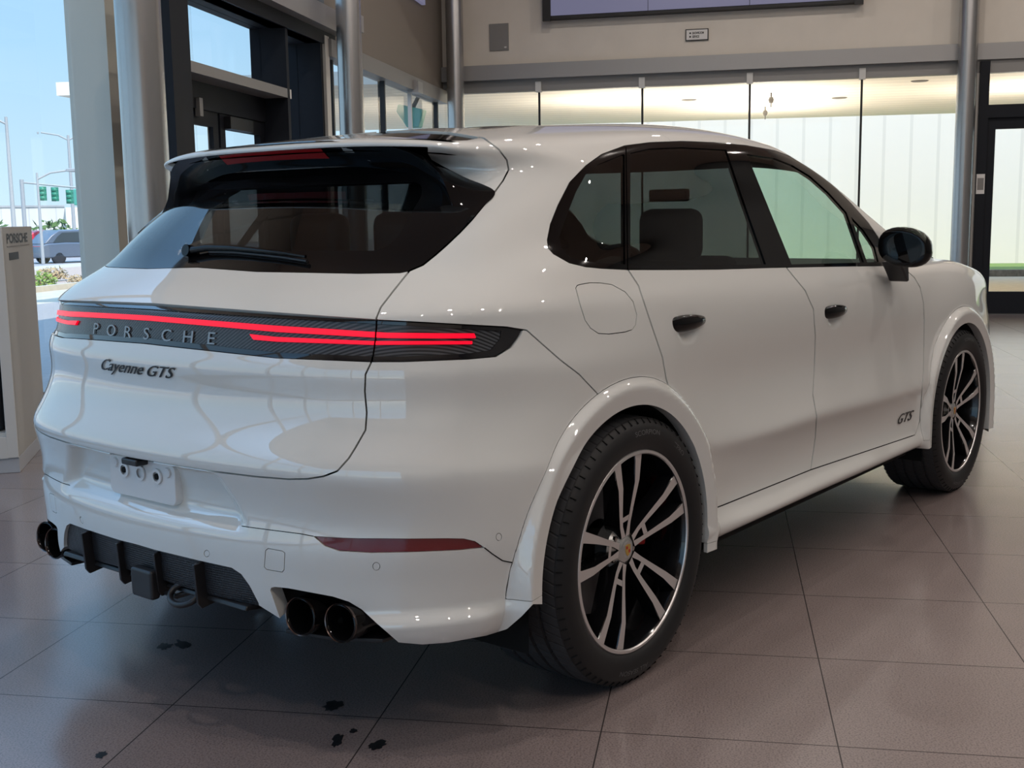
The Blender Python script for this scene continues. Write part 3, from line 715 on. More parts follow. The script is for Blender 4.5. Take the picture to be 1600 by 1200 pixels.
# ---- licence plate bracket
def rrect(x0, x1, y0, y1, r, n=6):
    P = []
    for cx_, cy_, a0 in ((x1-r, y1-r, 0), (x0+r, y1-r, 90), (x0+r, y0+r, 180), (x1-r, y0+r, 270)):
        for k in range(n+1): a = R(a0+90*k/n); P.append((cx_+r*math.cos(a), cy_+r*math.sin(a)))
    return P
bm_ = MB(); pl = empty('plate_carrier', (-.957, 0, .652), parent=rb) if False else None
P = rrect(-.150, .150, -.060, .060, .022)
def plate_pt(y, z, dx=0.): return (-.9575+dx-(.0)*(z-.652), y, z)
vs = [plate_pt(a, .650+b*.92, 0) for a, b in P]+[plate_pt(a, .650+b*.92, .03) for a, b in P]; n_ = len(P)
carrier = MB().add(vs, [tuple(range(n_)), tuple(range(2*n_-1, n_-1, -1))]+[(i, (i+1) % n_, n_+(i+1) % n_, n_+i) for i in range(n_)]).build('plate_carrier', 'plate_paint', rb, bevel=.003)
for yy in (.075, 0, -.075): MB().lathe([(.013,.0),(.021,-.001),(.021,-.0055),(.013,-.006)], 24, 'x', (-.9575, yy, .668)).build('screw_boss', 'plate_paint', rb, 40)
for yy in (.074, -.076): MB().lathe([(0,-.0066),(.0085,-.0064),(.0085,0)], 16, 'x', (-.9575, yy, .668)).build('screw_hole', 'matte_black', rb, 40)
for yy in (.118, -.122): MB().lathe([(0,-.005),(.012,-.005),(.014,-.002),(.014,0)], 20, 'x', (-.9575, yy, .684)).build('bolt_cap', 'plate_paint', rb, 40)
MB().box(-.995, -.955, -.035, .035, .694, .712).build('plate_light', 'satin_black', rb, bevel=.005)
# ---- diffuser fins, tow receiver, shackle
for yy in (.258, .086, -.086, -.258):
    h, n = hit((-2, yy, .40), (1, 0, 0)); 
    MB().prism([(-.994, .466), (-.955, .47), (-.93, .352), (-.975, .345), (-.986, .36)], yy-.005, yy+.005).build('diffuser_fin', 'satin_black', dif, bevel=.002)
MB().prism([(-.962, .366), (-.60, .31), (-.60, .35), (-.955, .378)], -.42, .42).build('diffuser_floor', 'satin_black', dif, bevel=.004)
MB().box(-1.005, -.975, -.086, .010, .337, .418).build('tow_receiver_cover', 'satin_black', car, bevel=.009)
MB().box(-.975, -.80, -.078, .002, .345, .41).build('tow_receiver', 'satin_black', car, bevel=.004)
q = [(-.975+.028*math.cos(2*math.pi*k/24), -.190+.052*math.sin(2*math.pi*k/24), .372+.022*math.cos(2*math.pi*k/24)) for k in range(25)]
MB().tube(q, .0085, 10, False).build('safety_chain_loop', 'satin_black', car, 60)
MB().tube([(-.90,-.04,.365),(-.965,-.08,.352),(-.965,-.14,.352),(-.90,-.17,.365)], .0075, 8).build('safety_chain_loop', 'satin_black', car, 60)
# ---- exhausts
ex = inside(BODY, PX([(400,900),(560,915),(660,985),(640,1060),(400,1010)], u1=9))
for sd in 'RL': skin('exhaust_surround', off(ex, -.085), 'matte_black', car, sd, 0)
for s_ in (-1, 1):
    for tx, yy, tz in ((-.905, .560, .366), (-.872, .668, .362)):
        m_ = MB(); prof = [(.040,.12),(.043,.006),(.046,0),(.0495,.002),(.0505,.012),(.0505,.17)]
        seg = 40; mk_ = lambda r_, h_: [(tx+h_-.20*r_*math.sin(2*math.pi*k/seg)*-1*.6, s_*yy+r_*1.06*math.cos(2*math.pi*k/seg), tz+r_*.92*math.sin(2*math.pi*k/seg)) for k in range(seg)]
        vs_ = [p for r_, h_ in prof for p in mk_(r_, h_)]
        fs_ = [(i*seg+k, i*seg+(k+1) % seg, (i+1)*seg+(k+1) % seg, (i+1)*seg+k) for i in range(len(prof)-1) for k in range(seg)]+[tuple(range(seg))]
        tip = m_.add(vs_, fs_).build('exhaust_tip', 'gloss_black', car, 50)
        vs_ = [p for r_, h_ in ((.0495,.001),(.0515,-.001),(.0522,.003),(.0505,.006)) for p in mk_(r_, h_)]
        MB().add(vs_, [(i*seg+k, i*seg+(k+1) % seg, (i+1)*seg+(k+1) % seg, (i+1)*seg+k) for i in range(3) for k in range(seg)]).build('tip_rim', 'tip_bronze', tip, 50)
for s_ in (-1, 1): MB().prism([(-.895,s_*.49),(-.865,s_*.62),(-.80,s_*.74),(-.60,s_*.76),(-.60,s_*.46)], .305, .316, 2).build('exhaust_lower_trim', 'satin_black', car, bevel=.003)
MB().box(-.74, -.60, -.70, .70, .30, .335).build('rear_valance', 'satin_black', car, bevel=.01)
MB().box(-.40, 3.55, -.72, .72, .24, .33).build('underbody', 'matte_black', car, bevel=.02)
MB().box(.42, 2.36, -.90, .90, .255, .33).build('underbody', 'matte_black', car, bevel=.015)
# ---- wheel houses
for cx in ARX:
    for s_ in (-1, 1):
        m_ = MB(); seg = 40; vs_ = []; 
        for k in range(seg+1):
            t = math.pi*k/seg
            for yy, rr in ((s_*.94, .433), (s_*.60, .43)): vs_.append((cx+rr*math.cos(t), yy, ARZ+rr*math.sin(t)))
        for yy in (.94, .60): vs_.append((cx+.433, s_*yy, .22)); 
        for yy in (.94, .60): vs_.append((cx-.433, s_*yy, .22))
        fs_ = [(2*k, 2*k+1, 2*k+3, 2*k+2) for k in range(seg)]; b0 = 2*(seg+1)
        fs_ += [(0, 1, b0+1, b0), (2*seg, 2*seg+1, b0+3, b0+2)]
        fs_ += [tuple([2*k+1 for k in range(seg+1)]+[b0+3, b0+1])]
        m_.add(vs_, fs_).build('wheel_house', 'matte_black', car)
# ---- wheels
def wheel(cx, s_, rt, wt, cyc):
    """s_ = side (-1 right): parts in wheel space, y outward"""
    wl = empty('wheel', (cx, s_*cyc, rt-.004), 0, car)
    hw = wt/2; yo = lambda y: s_*y
    rr = .2925
    side = [(.288, hw*.86), (.300, hw*.955), (.318, hw*1.0), (.340, hw*1.015), (.360, hw*.99), (rt-.016, hw*.93), (rt-.008, hw*.885)]
    prof = [(r, yo(y)) for r, y in side]
    seg = 120
    sh = [(rt-.004, hw*.85)]
    for g0 in (.50, .17, -.17, -.50):
        g = g0*hw; sh += [(rt-.0015, g+.0075), (rt-.010, g+.0055), (rt-.010, g-.0055), (rt-.0015, g-.0075)]
    sh += [(rt-.004, -hw*.85)]
    mb = MB(); mb.lathe(prof+[(sh[0][0], yo(sh[0][1]))], seg, 'y'); mb.lathe([(r, yo(-y)) for r, y in side]+[(sh[-1][0], yo(sh[-1][1]))], seg, 'y')
    mb.mi = 1; mb.lathe([(r, yo(y)) for r, y in sh], seg, 'y')
    mb.mi = 2                                      # shoulder blocks: short cross cuts
    for k in range(72):
        t = 2*math.pi*k/72; c, sn = math.cos(t), math.sin(t)
        for q_ in (1, -1):
            a = Vector((c*(rt-.0058), yo(q_*hw*.87), sn*(rt-.0058))); b2 = Vector((c*(rt-.018), yo(q_*hw*.955), sn*(rt-.018)))
            mb.tube([a, b2], .0022, 4, False)
    mb.build('tire', ['rubber', 'tread', 'matte_black'], wl, 35)
    # rim barrel
    mb = MB(); yl = hw*.93
    mb.mi = 1; mb.lathe([(rr, yo(yl-.010)), (rr+.002, yo(yl-.004)), (rr-.001, yo(yl)), (rr-.009, yo(yl+.001)), (rr-.012, yo(yl-.003))], seg, 'y')
    mb.mi = 0; mb.lathe([(rr-.012, yo(yl-.003)), (rr-.016, yo(yl-.02)), (rr-.024, yo(yl-.06)), (rr-.028, yo(-hw*.8)), (rr-.003, yo(-hw*.9))], seg, 'y')
    rim = mb.build('rim', ['rim_black', 'alu'], wl, 40)
    # five twin spokes
    def yface(r): return yl-.006-.030*(1-smooth((r-.04)/.2))
    def smooth(t): t = max(0, min(1, t)); return t*t*(3-2*t)
    for k in range(5):
        ang = R(98-72*k)
        sp = MB()
        def bar(pts, sp):
            # pts: list of (r, lateral centre, half width)
            n = len(pts); top = []; 
            for r_, l_, h_ in pts:
                for q_ in (-1, 1): top.append((r_, l_+q_*h_, yface(r_)))
            vs_ = []
            for (r_, l_, y_) in top: vs_.append((r_, l_, y_))
            for i, (r_, l_, y_) in enumerate(top):
                c_ = pts[i//2][1]; vs_.append((r_, c_+(l_-c_)*1.12, y_-.003))
            for i, (r_, l_, y_) in enumerate(top):
                c_ = pts[i//2][1]; vs_.append((r_, c_+(l_-c_)*.8, y_-.055))
            ca, sa = math.cos(ang), math.sin(ang)
            out = []
            for r_, l_, y_ in vs_:
                X = r_*ca-(l_)*sa*1; Z = r_*sa+(l_)*ca; out.append((X*(1), yo(y_), Z))
            m2 = 2*n
            sp.mi = 1; f1 = [(2*i, 2*i+1, 2*i+3, 2*i+2) for i in range(n-1)]; sp.add(out, f1)
            sp.mi = 0; f2 = []
            for i in range(n-1):
                for a_, b_ in ((2*i, 2*i+2), (2*i+3, 2*i+1)):
                    f2 += [(a_, b_, m2+b_, m2+a_), (m2+a_, m2+b_, 2*m2+b_, 2*m2+a_)]
            f2.append((0, m2, m2+1, 1)); k0 = len(sp.v)-len(out)
            sp.f += [tuple(j+k0 for j in q) for q in f2]; sp.m += [0]*len(f2)
        for q_ in (-1, 1):
            bar([(.040, q_*.010, .010), (.075, q_*.0195, .0075), (.12, q_*.028, .0085), (.20, q_*.0425, .0115), (.262, q_*.0525, .0155), (.286, q_*.056, .019)], sp)
        # bridge between the two bars
        bar([(.088, 0, .022), (.097, 0, .024), (.104, 0, .025)], sp)
        sp.build('spoke', ['rim_black', 'alu'], wl, 30, recalc=False)
    mb = MB(); mb.lathe([(0, yo(yl-.034)), (.030, yo(yl-.034)), (.0335, yo(yl-.036)), (.040, yo(yl-.041)), (.052, yo(yl-.047)), (.066, yo(yl-.062)), (.070, yo(yl-.10))], 48, 'y')
    mb.build('hub', 'cap_silver', wl, 30)
    mb = MB(); mb.lathe([(0, yo(yl-.0315)), (.024, yo(yl-.032)), (.028, yo(yl-.0345))], 32, 'y'); cap = mb.build('center_cap', 'cap_silver', wl, 30)
    # crest: gold shield with red fields
    Q = [(-.012,.015),(0,.017),(.012,.015),(.012,-.002),(.008,-.012),(0,-.018),(-.008,-.012),(-.012,-.002)]
    mb = MB(); n_ = len(Q); yf = yl-.0305
    mb.add([(a, yo(yf), b) for a, b in Q]+[(a, yo(yf-.002), b) for a, b in Q], [tuple(range(n_)), tuple(range(2*n_-1, n_-1, -1))]+[(i, (i+1) % n_, n_+(i+1) % n_, n_+i) for i in range(n_)])
    mb.mi = 1
    for x0, x1, z0, z1 in ((-.0105,-.002,.004,.012),(.002,.0105,-.008,.001)): mb.box(x0, x1, min(yo(yf), yo(yf+.0006)), max(yo(yf), yo(yf+.0006)), z0, z1)
    mb.build('crest', ['crest_gold', 'crest_red'], wl)
    for k in range(5):
        t = R(98+36-72*k); MB().lathe([(0, yo(yl-.045)), (.0085, yo(yl-.046)), (.0095, yo(yl-.065))], 6, 'y', (.052*math.cos(t)*1.0, 0, .052*math.sin(t))).build('wheel_bolt', 'bright_metal', wl)
    mb = MB(); mb.lathe([(.075, yo(.01)), (.205, yo(.01)), (.205, yo(-.028)), (.075, yo(-.028))], 64, 'y', close=True); mb.build('brake_disc', 'brake_disc', wl, 30)
    mb = MB(); n_ = 10; Q = []
    a0, a1 = (R(-12), R(12)) if cx < 1 else (R(165), R(195))
    for k in range(n_+1): t = a0+(a1-a0)*k/n_; Q.append((.208*math.cos(t), .208*math.sin(t)))
    for k in range(n_, -1, -1): t = a0+(a1-a0)*k/n_; Q.append((.150*math.cos(t), .150*math.sin(t)))
    n_ = len(Q); mb.add([(a, yo(.048), b) for a, b in Q]+[(a, yo(-.05), b) for a, b in Q], [tuple(range(n_)), tuple(range(2*n_-1, n_-1, -1))]+[(i, (i+1) % n_, n_+(i+1) % n_, n_+i) for i in range(n_)])
    mb.build('brake_caliper', 'caliper_red', wl, bevel=.008)
    # raised sidewall words
    for word, a_mid, rad in (('SCORPION', 84, .345), ('ZERO', 52, .338), ('ALL SEASON', -96, .345)):
        me = text_outline(word); xs = [v.co.x for v in me.vertices]; sc = .020; c0 = (min(xs)+max(xs))/2
        for v in me.vertices:
            t = R(a_mid)-s_*-1*((v.co.x-c0)*sc*1.35)/rad if s_ < 0 else R(180-a_mid)+((v.co.x-c0)*sc*1.35)/rad*-1
            r_ = rad+v.co.y*sc
            v.co = (r_*math.cos(t), yo(hw*1.013-abs(r_-.34)*.18+.0008), r_*math.sin(t))
        me.materials.clear(); me.materials.append(MATS['rubber_letter']); me.name = 'sidewall_word'
        o = bpy.data.objects.new('sidewall_word', me); COL.objects.link(o); o.parent = wl
    return wl
for s_ in (-1, 1):
    wheel(0, s_, .389, .315, .822)
    wheel(2.895, s_, .391, .285, .832)
# ---- door handles, mirrors, wiper
def handle(x, y0, z, s_, par):
    h, n = hit((x, s_*-1.5, z), (0, s_*1, 0)); yb = abs(h.y)
    mb = MB(); vs_ = []; prof = [(-.112,.006,.010),(-.100,.020,.020),(-.06,.034,.027),(0,.040,.026),(.05,.036,.021),(.10,.022,.013),(.116,.006,.006)]
    seg = 14
    for dx, o_, hh in prof:
        for k in range(seg):
            t = 2*math.pi*k/seg; vs_.append((x+dx, -s_*(yb-.004+o_*.55+o_*.45*math.cos(t)), z+.004-.0*dx+hh*math.sin(t)))
    n_ = len(prof); fs_ = [(i*seg+k, i*seg+(k+1) % seg, (i+1)*seg+(k+1) % seg, (i+1)*seg+k) for i in range(n_-1) for k in range(seg)]+[tuple(range(seg-1,-1,-1)), tuple(range((n_-1)*seg, n_*seg))]
    o = mb.add(vs_, fs_).build('door_handle', 'gloss_black', par, 60); sb = o.modifiers.new('s', 'SUBSURF'); sb.levels = sb.render_levels = 2
    return o
for s_, a, b in ((1, door_rr, door_fr), (-1, door_rl, door_fl)):
    handle(.312, 0, 1.012, s_, a); handle(1.42, 0, .967, s_, b)
for s_ in (-1, 1):
    mr = empty('door_mirror', (1.93, s_*1.02, 1.19), 0, car)
    mb = MB(); vs_ = []; seg = 28; prof = [(-.045,.60),(-.050,.86),(-.042,1.0),(-.015,1.04),(.022,.98),(.056,.80),(.080,.50),(.090,.0)]
    for dx, k_ in prof:
        for k in range(seg):
            t = 2*math.pi*k/seg; c = math.cos(t); sn = math.sin(t)
            hw_ = .098; hh_ = .072+(.010 if sn > 0 else 0)
            vs_.append((dx+.25*hw_*c*k_*.35, s_*(hw_*math.copysign(abs(c)**.85, c)*k_), hh_*math.copysign(abs(sn)**.85, sn)*k_-.012*(c*k_)))
    n_ = len(prof); fs_ = [(i*seg+k, i*seg+(k+1) % seg, (i+1)*seg+(k+1) % seg, (i+1)*seg+k) for i in range(n_-1) for k in range(seg)]+[tuple(range(seg))]
    mb.add(vs_, fs_).build('mirror_housing', 'gloss_black', mr, 55)
    vs2 = [(-.0505+.008*abs(math.cos(2*math.pi*k/28)), s_*(.098*.8*math.cos(2*math.pi*k/28)), .062*math.sin(2*math.pi*k/28)) for k in range(28)]
    MB().add([(x-.001, y, z) for x, y, z in vs2], [tuple(range(28))]).build('mirror_glass', 'gloss_black', mr)
    MB().prism([(.045,-.05),(-.015,-.055),(.03,-.09),(.085,-.138),(.105,-.14),(.09,-.06)], s_*-.02, s_*-.10).build('mirror_foot', 'satin_black', mr, bevel=.008)
pts = [(300,398),(330,393),(370,394),(410,398),(445,402),(481,408)]
q = []
for x, y in pts:
    h, n = view_pt(x, y)
    if h: q.append(h+n*.015)
    else: q.append(Vector((-.70, .085, 1.245))+Vector((-.02, 0, .01)))
wp = empty('rear_wiper', (0,0,0), 0, car)
MB().tube(q, [.010,.011,.009,.007,.006,.0045], 10).build('wiper_arm', 'gloss_black', wp, 60)
MB().tube([p+Vector((.004,0,-.012)) for p in q[1:]], .005, 8).build('wiper_blade', 'satin_black', wp, 60)
MB().tube([q[0]+Vector((.02,.004,-.004)), q[0]+Vector((-.010,.004,.002))], .017, 16).build('wiper_pivot', 'gloss_black', wp, 40)
# ---- cabin
def seat(x, y, w_, hb=1.18, head=True, name='front_seat'):
    st = empty(name, (x, y, .33), 0, car)
    MB().box(-.25, .27, -w_, w_, .12, .30).build('seat_cushion', 'seat_leather', st, bevel=.05, bseg=3)
    mb = MB(); mb.prism([(-.20,.25),(-.33,.25),(-.46,.84),(-.36,.86)], -w_, w_).build('seat_back', 'seat_leather', st, bevel=.045, bseg=3)
    if head:
        for yy in ((-.0,) if w_ < .4 else (-.42, 0, .42)):
            MB().box(-.50, -.40, yy-.13, yy+.13, .83, 1.03).build('headrest', 'seat_leather', st, bevel=.045, bseg=3)
seat(1.62, -.38, .25); seat(1.62, .38, .25); seat(.55, 0, .62, name='rear_bench')
MB().prism([(2.0,.95),(2.1,1.08),(2.45,1.13),(2.5,.9)], -.76, .76).build('dashboard', 'dash_dark', car, bevel=.03)
q = [(1.93+.05*math.sin(2*math.pi*k/24), .38+.18*math.cos(2*math.pi*k/24), 1.02+.17*math.sin(2*math.pi*k/24)) for k in range(25)]
MB().tube(q, .016, 8, False).build('steering_wheel', 'seat_leather', car, 60)
MB().box(-.6, 2.4, -.84, .84, .36, .42).build('cabin_floor', 'matte_black', car)
MB().box(-.58, .1, -.80, .80, .94, .96).build('parcel_shelf', 'matte_black', car)
MB().box(1.78, 1.81, -.10, .10, 1.395, 1.45).build('rear_view_mirror', 'gloss_black', car, bevel=.01)
h, n = hit((3.62, -1.5, .74), (0, 1, 0))

# ================================================================ SHOWROOM
mat('wall_beige', (.74,.69,.61), .75, bump=(3, .02, .03))
mat('wall_shade', (.21,.185,.16), .8)  # shade on the upper left wall is put into this dark colour
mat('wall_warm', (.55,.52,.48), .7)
mat('ceiling_paint', (.80,.62,.52), .85)
mat('steel_beam', (.36,.355,.35), .42, metal=.4)
mat('steel_beam_dark', (.27,.265,.255), .5, metal=.3)
mat('column_steel', (.42,.42,.42), .27, metal=.85)
mat('pilaster_grey', (.60,.58,.50), .6)
mat('anodised_black', (.008,.010,.015), .6, spec=.25)
mat('mullion_black', (.01,.01,.011), .5)
mat('mullion_light', (.62,.60,.56), .4)
mat('clip_white', (.65,.65,.62), .5)
mat('speaker_grey', (.25,.245,.235), .8)
mat('sign_white', (.75,.74,.72), .5)
mat('sign_black', (.02,.02,.02), .5)
mat('soffit', (.8,.72,.6), .8)
mat('kiosk_white', (.60,.58,.54), .4)
mat('kiosk_side', (.42,.42,.40), .7, spec=.2)
mat('kiosk_base', (.42,.43,.45), .4)
mat('black_cloth', (.02,.022,.026), .85)
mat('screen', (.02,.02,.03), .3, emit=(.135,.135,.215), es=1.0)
mat('grass', (.15,.22,.05), .9, bump=(40, .6, .4))
mat('concrete', (.52,.45,.35), .85, bump=(6, .1, .08))
mat('asphalt', (.33,.31,.30), .9, bump=(20, .1, .06))
mat('curb_dark', (.17,.16,.15), .9, bump=(14, .3, .3))
mat('warehouse_wall', (.62,.60,.57), .8); mat('warehouse_cream', (.85,.80,.68), .8)
mat('car_blue', (.09,.115,.16), .3, coat=.6); mat('car_red', (.55,.02,.05), .3, coat=.6)
mat('car_glass', (.03,.04,.05), .1, coat=.5); mat('car_tyre', (.02,.02,.025), .7); mat('trailer_white', (.8,.8,.78), .6)
mat('lamp_post_grey', (.35,.36,.37), .6); mat('signal_green', (.03,.22,.14), .5); mat('cabinet_green', (.08,.38,.30), .5)
mat('leaf', (.22,.30,.06), .8); mat('leaf_dry', (.42,.30,.16), .85); mat('mulch', (.45,.33,.26), .95, bump=(30, .4, .3))
mat('tree_green', (.08,.14,.04), .9)
mat('stain_wet', (.006,.007,.009), .45)
mat('exit_red', (.6,.05,.03), .4)
glass('window_glass', (.975,.975,.968), .8, 1.45)
mat('frosted_back', (.8,.8,.8), .5)

def floor_mat():
    m = mat('floor_tile', (.2,.15,.14), .3, spec=.5); n = m.node_tree; N = n.nodes; L = n.links; b = N['Principled BSDF']
    tcn = N.new('ShaderNodeTexCoord'); sp = N.new('ShaderNodeSeparateXYZ'); L.new(tcn.outputs['Object'], sp.inputs[0])
    def M(op, a, b_=None, c=None):
        q = N.new('ShaderNodeMath'); q.operation = op
        for i, v in enumerate((a, b_, c)):
            if v is None: continue
            if isinstance(v, (int, float)): q.inputs[i].default_value = v
            else: L.new(v, q.inputs[i])
        return q.outputs[0]
    def edge(o, off_):
        f = M('FRACT', M('MULTIPLY', M('ADD', o, off_), 1/.6)); return M('MULTIPLY', M('MINIMUM', f, M('SUBTRACT', 1.0, f)), .6)
    dm = M('MINIMUM', edge(sp.outputs['X'], 60.215), edge(sp.outputs['Y'], 60.0-.982+.6+.564-.0))
    joint = M('LESS_THAN', dm, .0019)
    # every tile differs a little
    fx = M('FLOOR', M('MULTIPLY', M('ADD', sp.outputs['X'], 60.215), 1/.6)); fy = M('FLOOR', M('MULTIPLY', M('ADD', sp.outputs['Y'], 60.0-.982+.6+.564), 1/.6))
    wn = N.new('ShaderNodeTexWhiteNoise'); wn.noise_dimensions = '2D'; cb = N.new('ShaderNodeCombineXYZ'); L.new(fx, cb.inputs[0]); L.new(fy, cb.inputs[1]); L.new(cb.outputs[0], wn.inputs['Vector'])
    ns = N.new('ShaderNodeTexNoise'); ns.inputs['Scale'].default_value = 190; ns.inputs['Detail'].default_value = 3; L.new(tcn.outputs['Object'], ns.inputs['Vector'])
    n2 = N.new('ShaderNodeTexNoise'); n2.inputs['Scale'].default_value = 3; n2.inputs['Detail'].default_value = 4; L.new(tcn.outputs['Object'], n2.inputs['Vector'])
    r = N.new('ShaderNodeValToRGB'); r.color_ramp.elements[0].position = .30; r.color_ramp.elements[1].position = .56
    r.color_ramp.elements[0].color = (.11,.084,.080,1); r.color_ramp.elements[1].color = (.255,.205,.195,1); L.new(ns.outputs[0], r.inputs[0])
    mx = N.new('ShaderNodeMix'); mx.data_type = 'RGBA'; mx.blend_type = 'MULTIPLY'; mx.inputs[0].default_value = 1
    v = M('ADD', M('MULTIPLY', wn.outputs['Value'], .10), M('ADD', M('MULTIPLY', n2.outputs[0], .3), .80)); cv = N.new('ShaderNodeCombineXYZ')
    for i in range(3): L.new(v, cv.inputs[i])
    L.new(r.outputs[0], mx.inputs[6]); L.new(cv.outputs[0], mx.inputs[7])
    m2 = N.new('ShaderNodeMix'); m2.data_type = 'RGBA'; L.new(joint, m2.inputs[0]); L.new(mx.outputs[2], m2.inputs[6]); m2.inputs[7].default_value = (.022,.016,.016,1)
    L.new(m2.outputs[2], b.inputs['Base Color'])
    b.inputs['Coat Weight'].default_value = .8; b.inputs['Coat Roughness'].default_value = .16; b.inputs['Coat IOR'].default_value = 1.6
    ro = M('MULTIPLY_ADD', ns.outputs[0], .12, .34); L.new(M('ADD', ro, M('MULTIPLY', joint, .4)), b.inputs['Roughness'])
    bp = N.new('ShaderNodeBump'); bp.inputs['Strength'].default_value = .35; bp.inputs['Distance'].default_value = .002; L.new(M('SUBTRACT', M('MULTIPLY', ns.outputs[0], .15), joint), bp.inputs['Height']); L.new(bp.outputs[0], b.inputs['Normal'])
floor_mat()
def boards(name, col, pitch, width, axis, depth=.25):
    """wall of vertical ribs / soffit of boards: thin darker joints along one axis"""
    m = mat(name, col, .75); n = m.node_tree; N = n.nodes; L = n.links; b = N['Principled BSDF']
    tcn = N.new('ShaderNodeTexCoord'); sp = N.new('ShaderNodeSeparateXYZ'); L.new(tcn.outputs['Object'], sp.inputs[0])
    f = N.new('ShaderNodeMath'); f.operation = 'MULTIPLY'; f.inputs[1].default_value = 1/pitch; L.new(sp.outputs[axis], f.inputs[0])
    g = N.new('ShaderNodeMath'); g.operation = 'FRACT'; L.new(f.outputs[0], g.inputs[0])
    h = N.new('ShaderNodeMath'); h.operation = 'LESS_THAN'; h.inputs[1].default_value = width/pitch; L.new(g.outputs[0], h.inputs[0])
    mx = N.new('ShaderNodeMix'); mx.data_type = 'RGBA'; mx.inputs[6].default_value = (*col, 1); mx.inputs[7].default_value = (*[c*(1-depth) for c in col], 1)
    L.new(h.outputs[0], mx.inputs[0]); L.new(mx.outputs[2], b.inputs['Base Color'])
boards('fence_ribs', (.74,.665,.575), .62, .07, 'Y', .12); boards('soffit_boards', (.90,.84,.74), .45, .03, 'X', .35); boards('warehouse_ribs', (.60,.59,.57), 2.2, .12, 'X', .15)

def rb_(x0, x1, y0, y1, z0, z1, name, m, parent=None, **k):
    """box given in room axes (u, v, z)"""
    return MB().box(x0, x1, y0, y1, z0, z1).build(name, m, parent, rz=0 if parent else YAW, **k)
def rth(name, u, v, z=0): return empty(name, W(u, v, z), YAW)
CH = 6.4; UB = 12.45
struct(rb_(-9, 13.0, -10, 4.1, -.2, 0, 'floor', 'floor_tile'))
struct(rb_(-9, 13.2, -10.2, 4.2, CH, CH+.3, 'ceiling', 'ceiling_paint'))
struct(rb_(-9.2, -9, -10.2, -2.4, 0, CH, 'wall_rear', 'wall_warm'))
rw = empty('window_1', W(-9.1, 0), YAW); rw['kind'] = 'structure'
MB().box(-.005, .005, -2.4, 4.1, .1, 4.1).build('glazing', 'window_glass', rw); MB().box(-.1, .1, -2.4, 4.1, 4.1, CH).build('upper_wall', 'wall_warm', rw)
MB().box(-.05, .1, -2.4, 4.1, 0, .1).build('sill_channel', 'steel_beam_dark', rw)
for v_ in (-2.36, -.25, 1.85, 3.95): MB().box(-.06, .1, v_-.04, v_+.04, .1, CH).build('mullion', 'mullion_light', rw)
for z_ in (2.95,): MB().box(-.05, .08, -2.4, 4.1, z_-.03, z_+.03).build('transom', 'mullion_light', rw)
struct(rb_(-60, -9.2, -60, 4.1, -.3, -.04, 'paving_rear', 'concrete'))
mat('wall_grey', (.20,.20,.195), .7); struct(rb_(-9.2, 13.2, -10.2, -10, 0, CH, 'wall_right', 'wall_grey'))
# back wall: turned a touch so that it meets the floor where the photo shows it
BA = R(3.2)
bw = empty('wall_back', W(12.62, 2.75), YAW-BA); bw['kind'] = 'structure'       # local x = out of the room, local y = along the wall (0 at the corner, negative to the right)
def bb(x0, x1, y0, y1, z0, z1, name, m, parent=bw, **k): return MB().box(x0, x1, y0, y1, z0, z1).build(name, m, parent, **k)
bb(0, .2, -13.5, .3, 3.42, CH, 'upper_wall', 'wall_beige')
bb(-.10, .15, -7.02, .0, 3.22, 3.42, 'beam', 'steel_beam'); bb(-.05, .15, -13.5, -7.02, 3.22, 3.42, 'beam', 'steel_beam')
bb(.0, .12, -13.5, 0, 3.06, 3.22, 'head_channel', 'steel_beam_dark')
bb(.0, .12, -13.5, 0, .0, .10, 'sill_channel', 'steel_beam_dark')
bb(.05, .062, -7.03, .0, .10, 3.06, 'glazing', 'window_glass')
for k in range(1, 5):
    y = -1.365-(k-1)*1.425
    bb(.035, .055, y-.014, y+.014, .1, 3.06, 'glass_fin', 'mullion_black'); bb(-.03, .05, y-.04, y+.04, 3.04, 3.18, 'glass_clip', 'clip_white')
# glazed door at the right end of the back wall
dr = empty('door_1', bw.matrix_basis @ Vector((0, -7.03, 0)), YAW-BA); dr['kind'] = 'structure'
def db(x0, x1, y0, y1, z0, z1, name, m, **k): return MB().box(x0, x1, y0, y1, z0, z1).build(name, m, dr, **k)
db(-.02, .10, -.035, .035, 0, 3.06, 'light_jamb', 'mullion_light')
db(-.06, .16, -.15, -.035, 0, 3.20, 'door_post', 'anodised_black')
db(-.06, .16, -1.9, -.15, 2.50, 2.66, 'transom', 'anodised_black')
lf = db(-.02, .06, -.25, -.15, .02, 2.50, 'door_leaf', 'anodised_black'); MB().box(-.02, .06, -1.34, -.25, 2.36, 2.50).build('leaf_top_rail', 'anodised_black', dr)
MB().box(-.02, .06, -1.34, -.25, .02, .30).build('leaf_bottom_rail', 'anodised_black', dr); MB().box(-.02, .06, -1.46, -1.34, .02, 2.50).build('leaf_stile', 'anodised_black', dr)
MB().box(.015, .025, -1.34, -.25, .30, 2.36).build('leaf_glass', 'window_glass', dr)
MB().box(.05, .06, -6, -.15, 2.66, 3.06).build('fanlight_glass', 'window_glass', dr); MB().box(.05, .06, -6, -1.9, .1, 2.5).build('side_glass', 'window_glass', dr)
db(-.06, .16, -2.1, -1.9, 0, 3.20, 'door_post', 'anodised_black')
db(-.064, -.06, -.14, -.04, 1.55, 1.80, 'door_notice', 'sign_white'); db(-.0655, -.064, -.128, -.052, 1.60, 1.75, 'notice_print', 'speaker_grey')
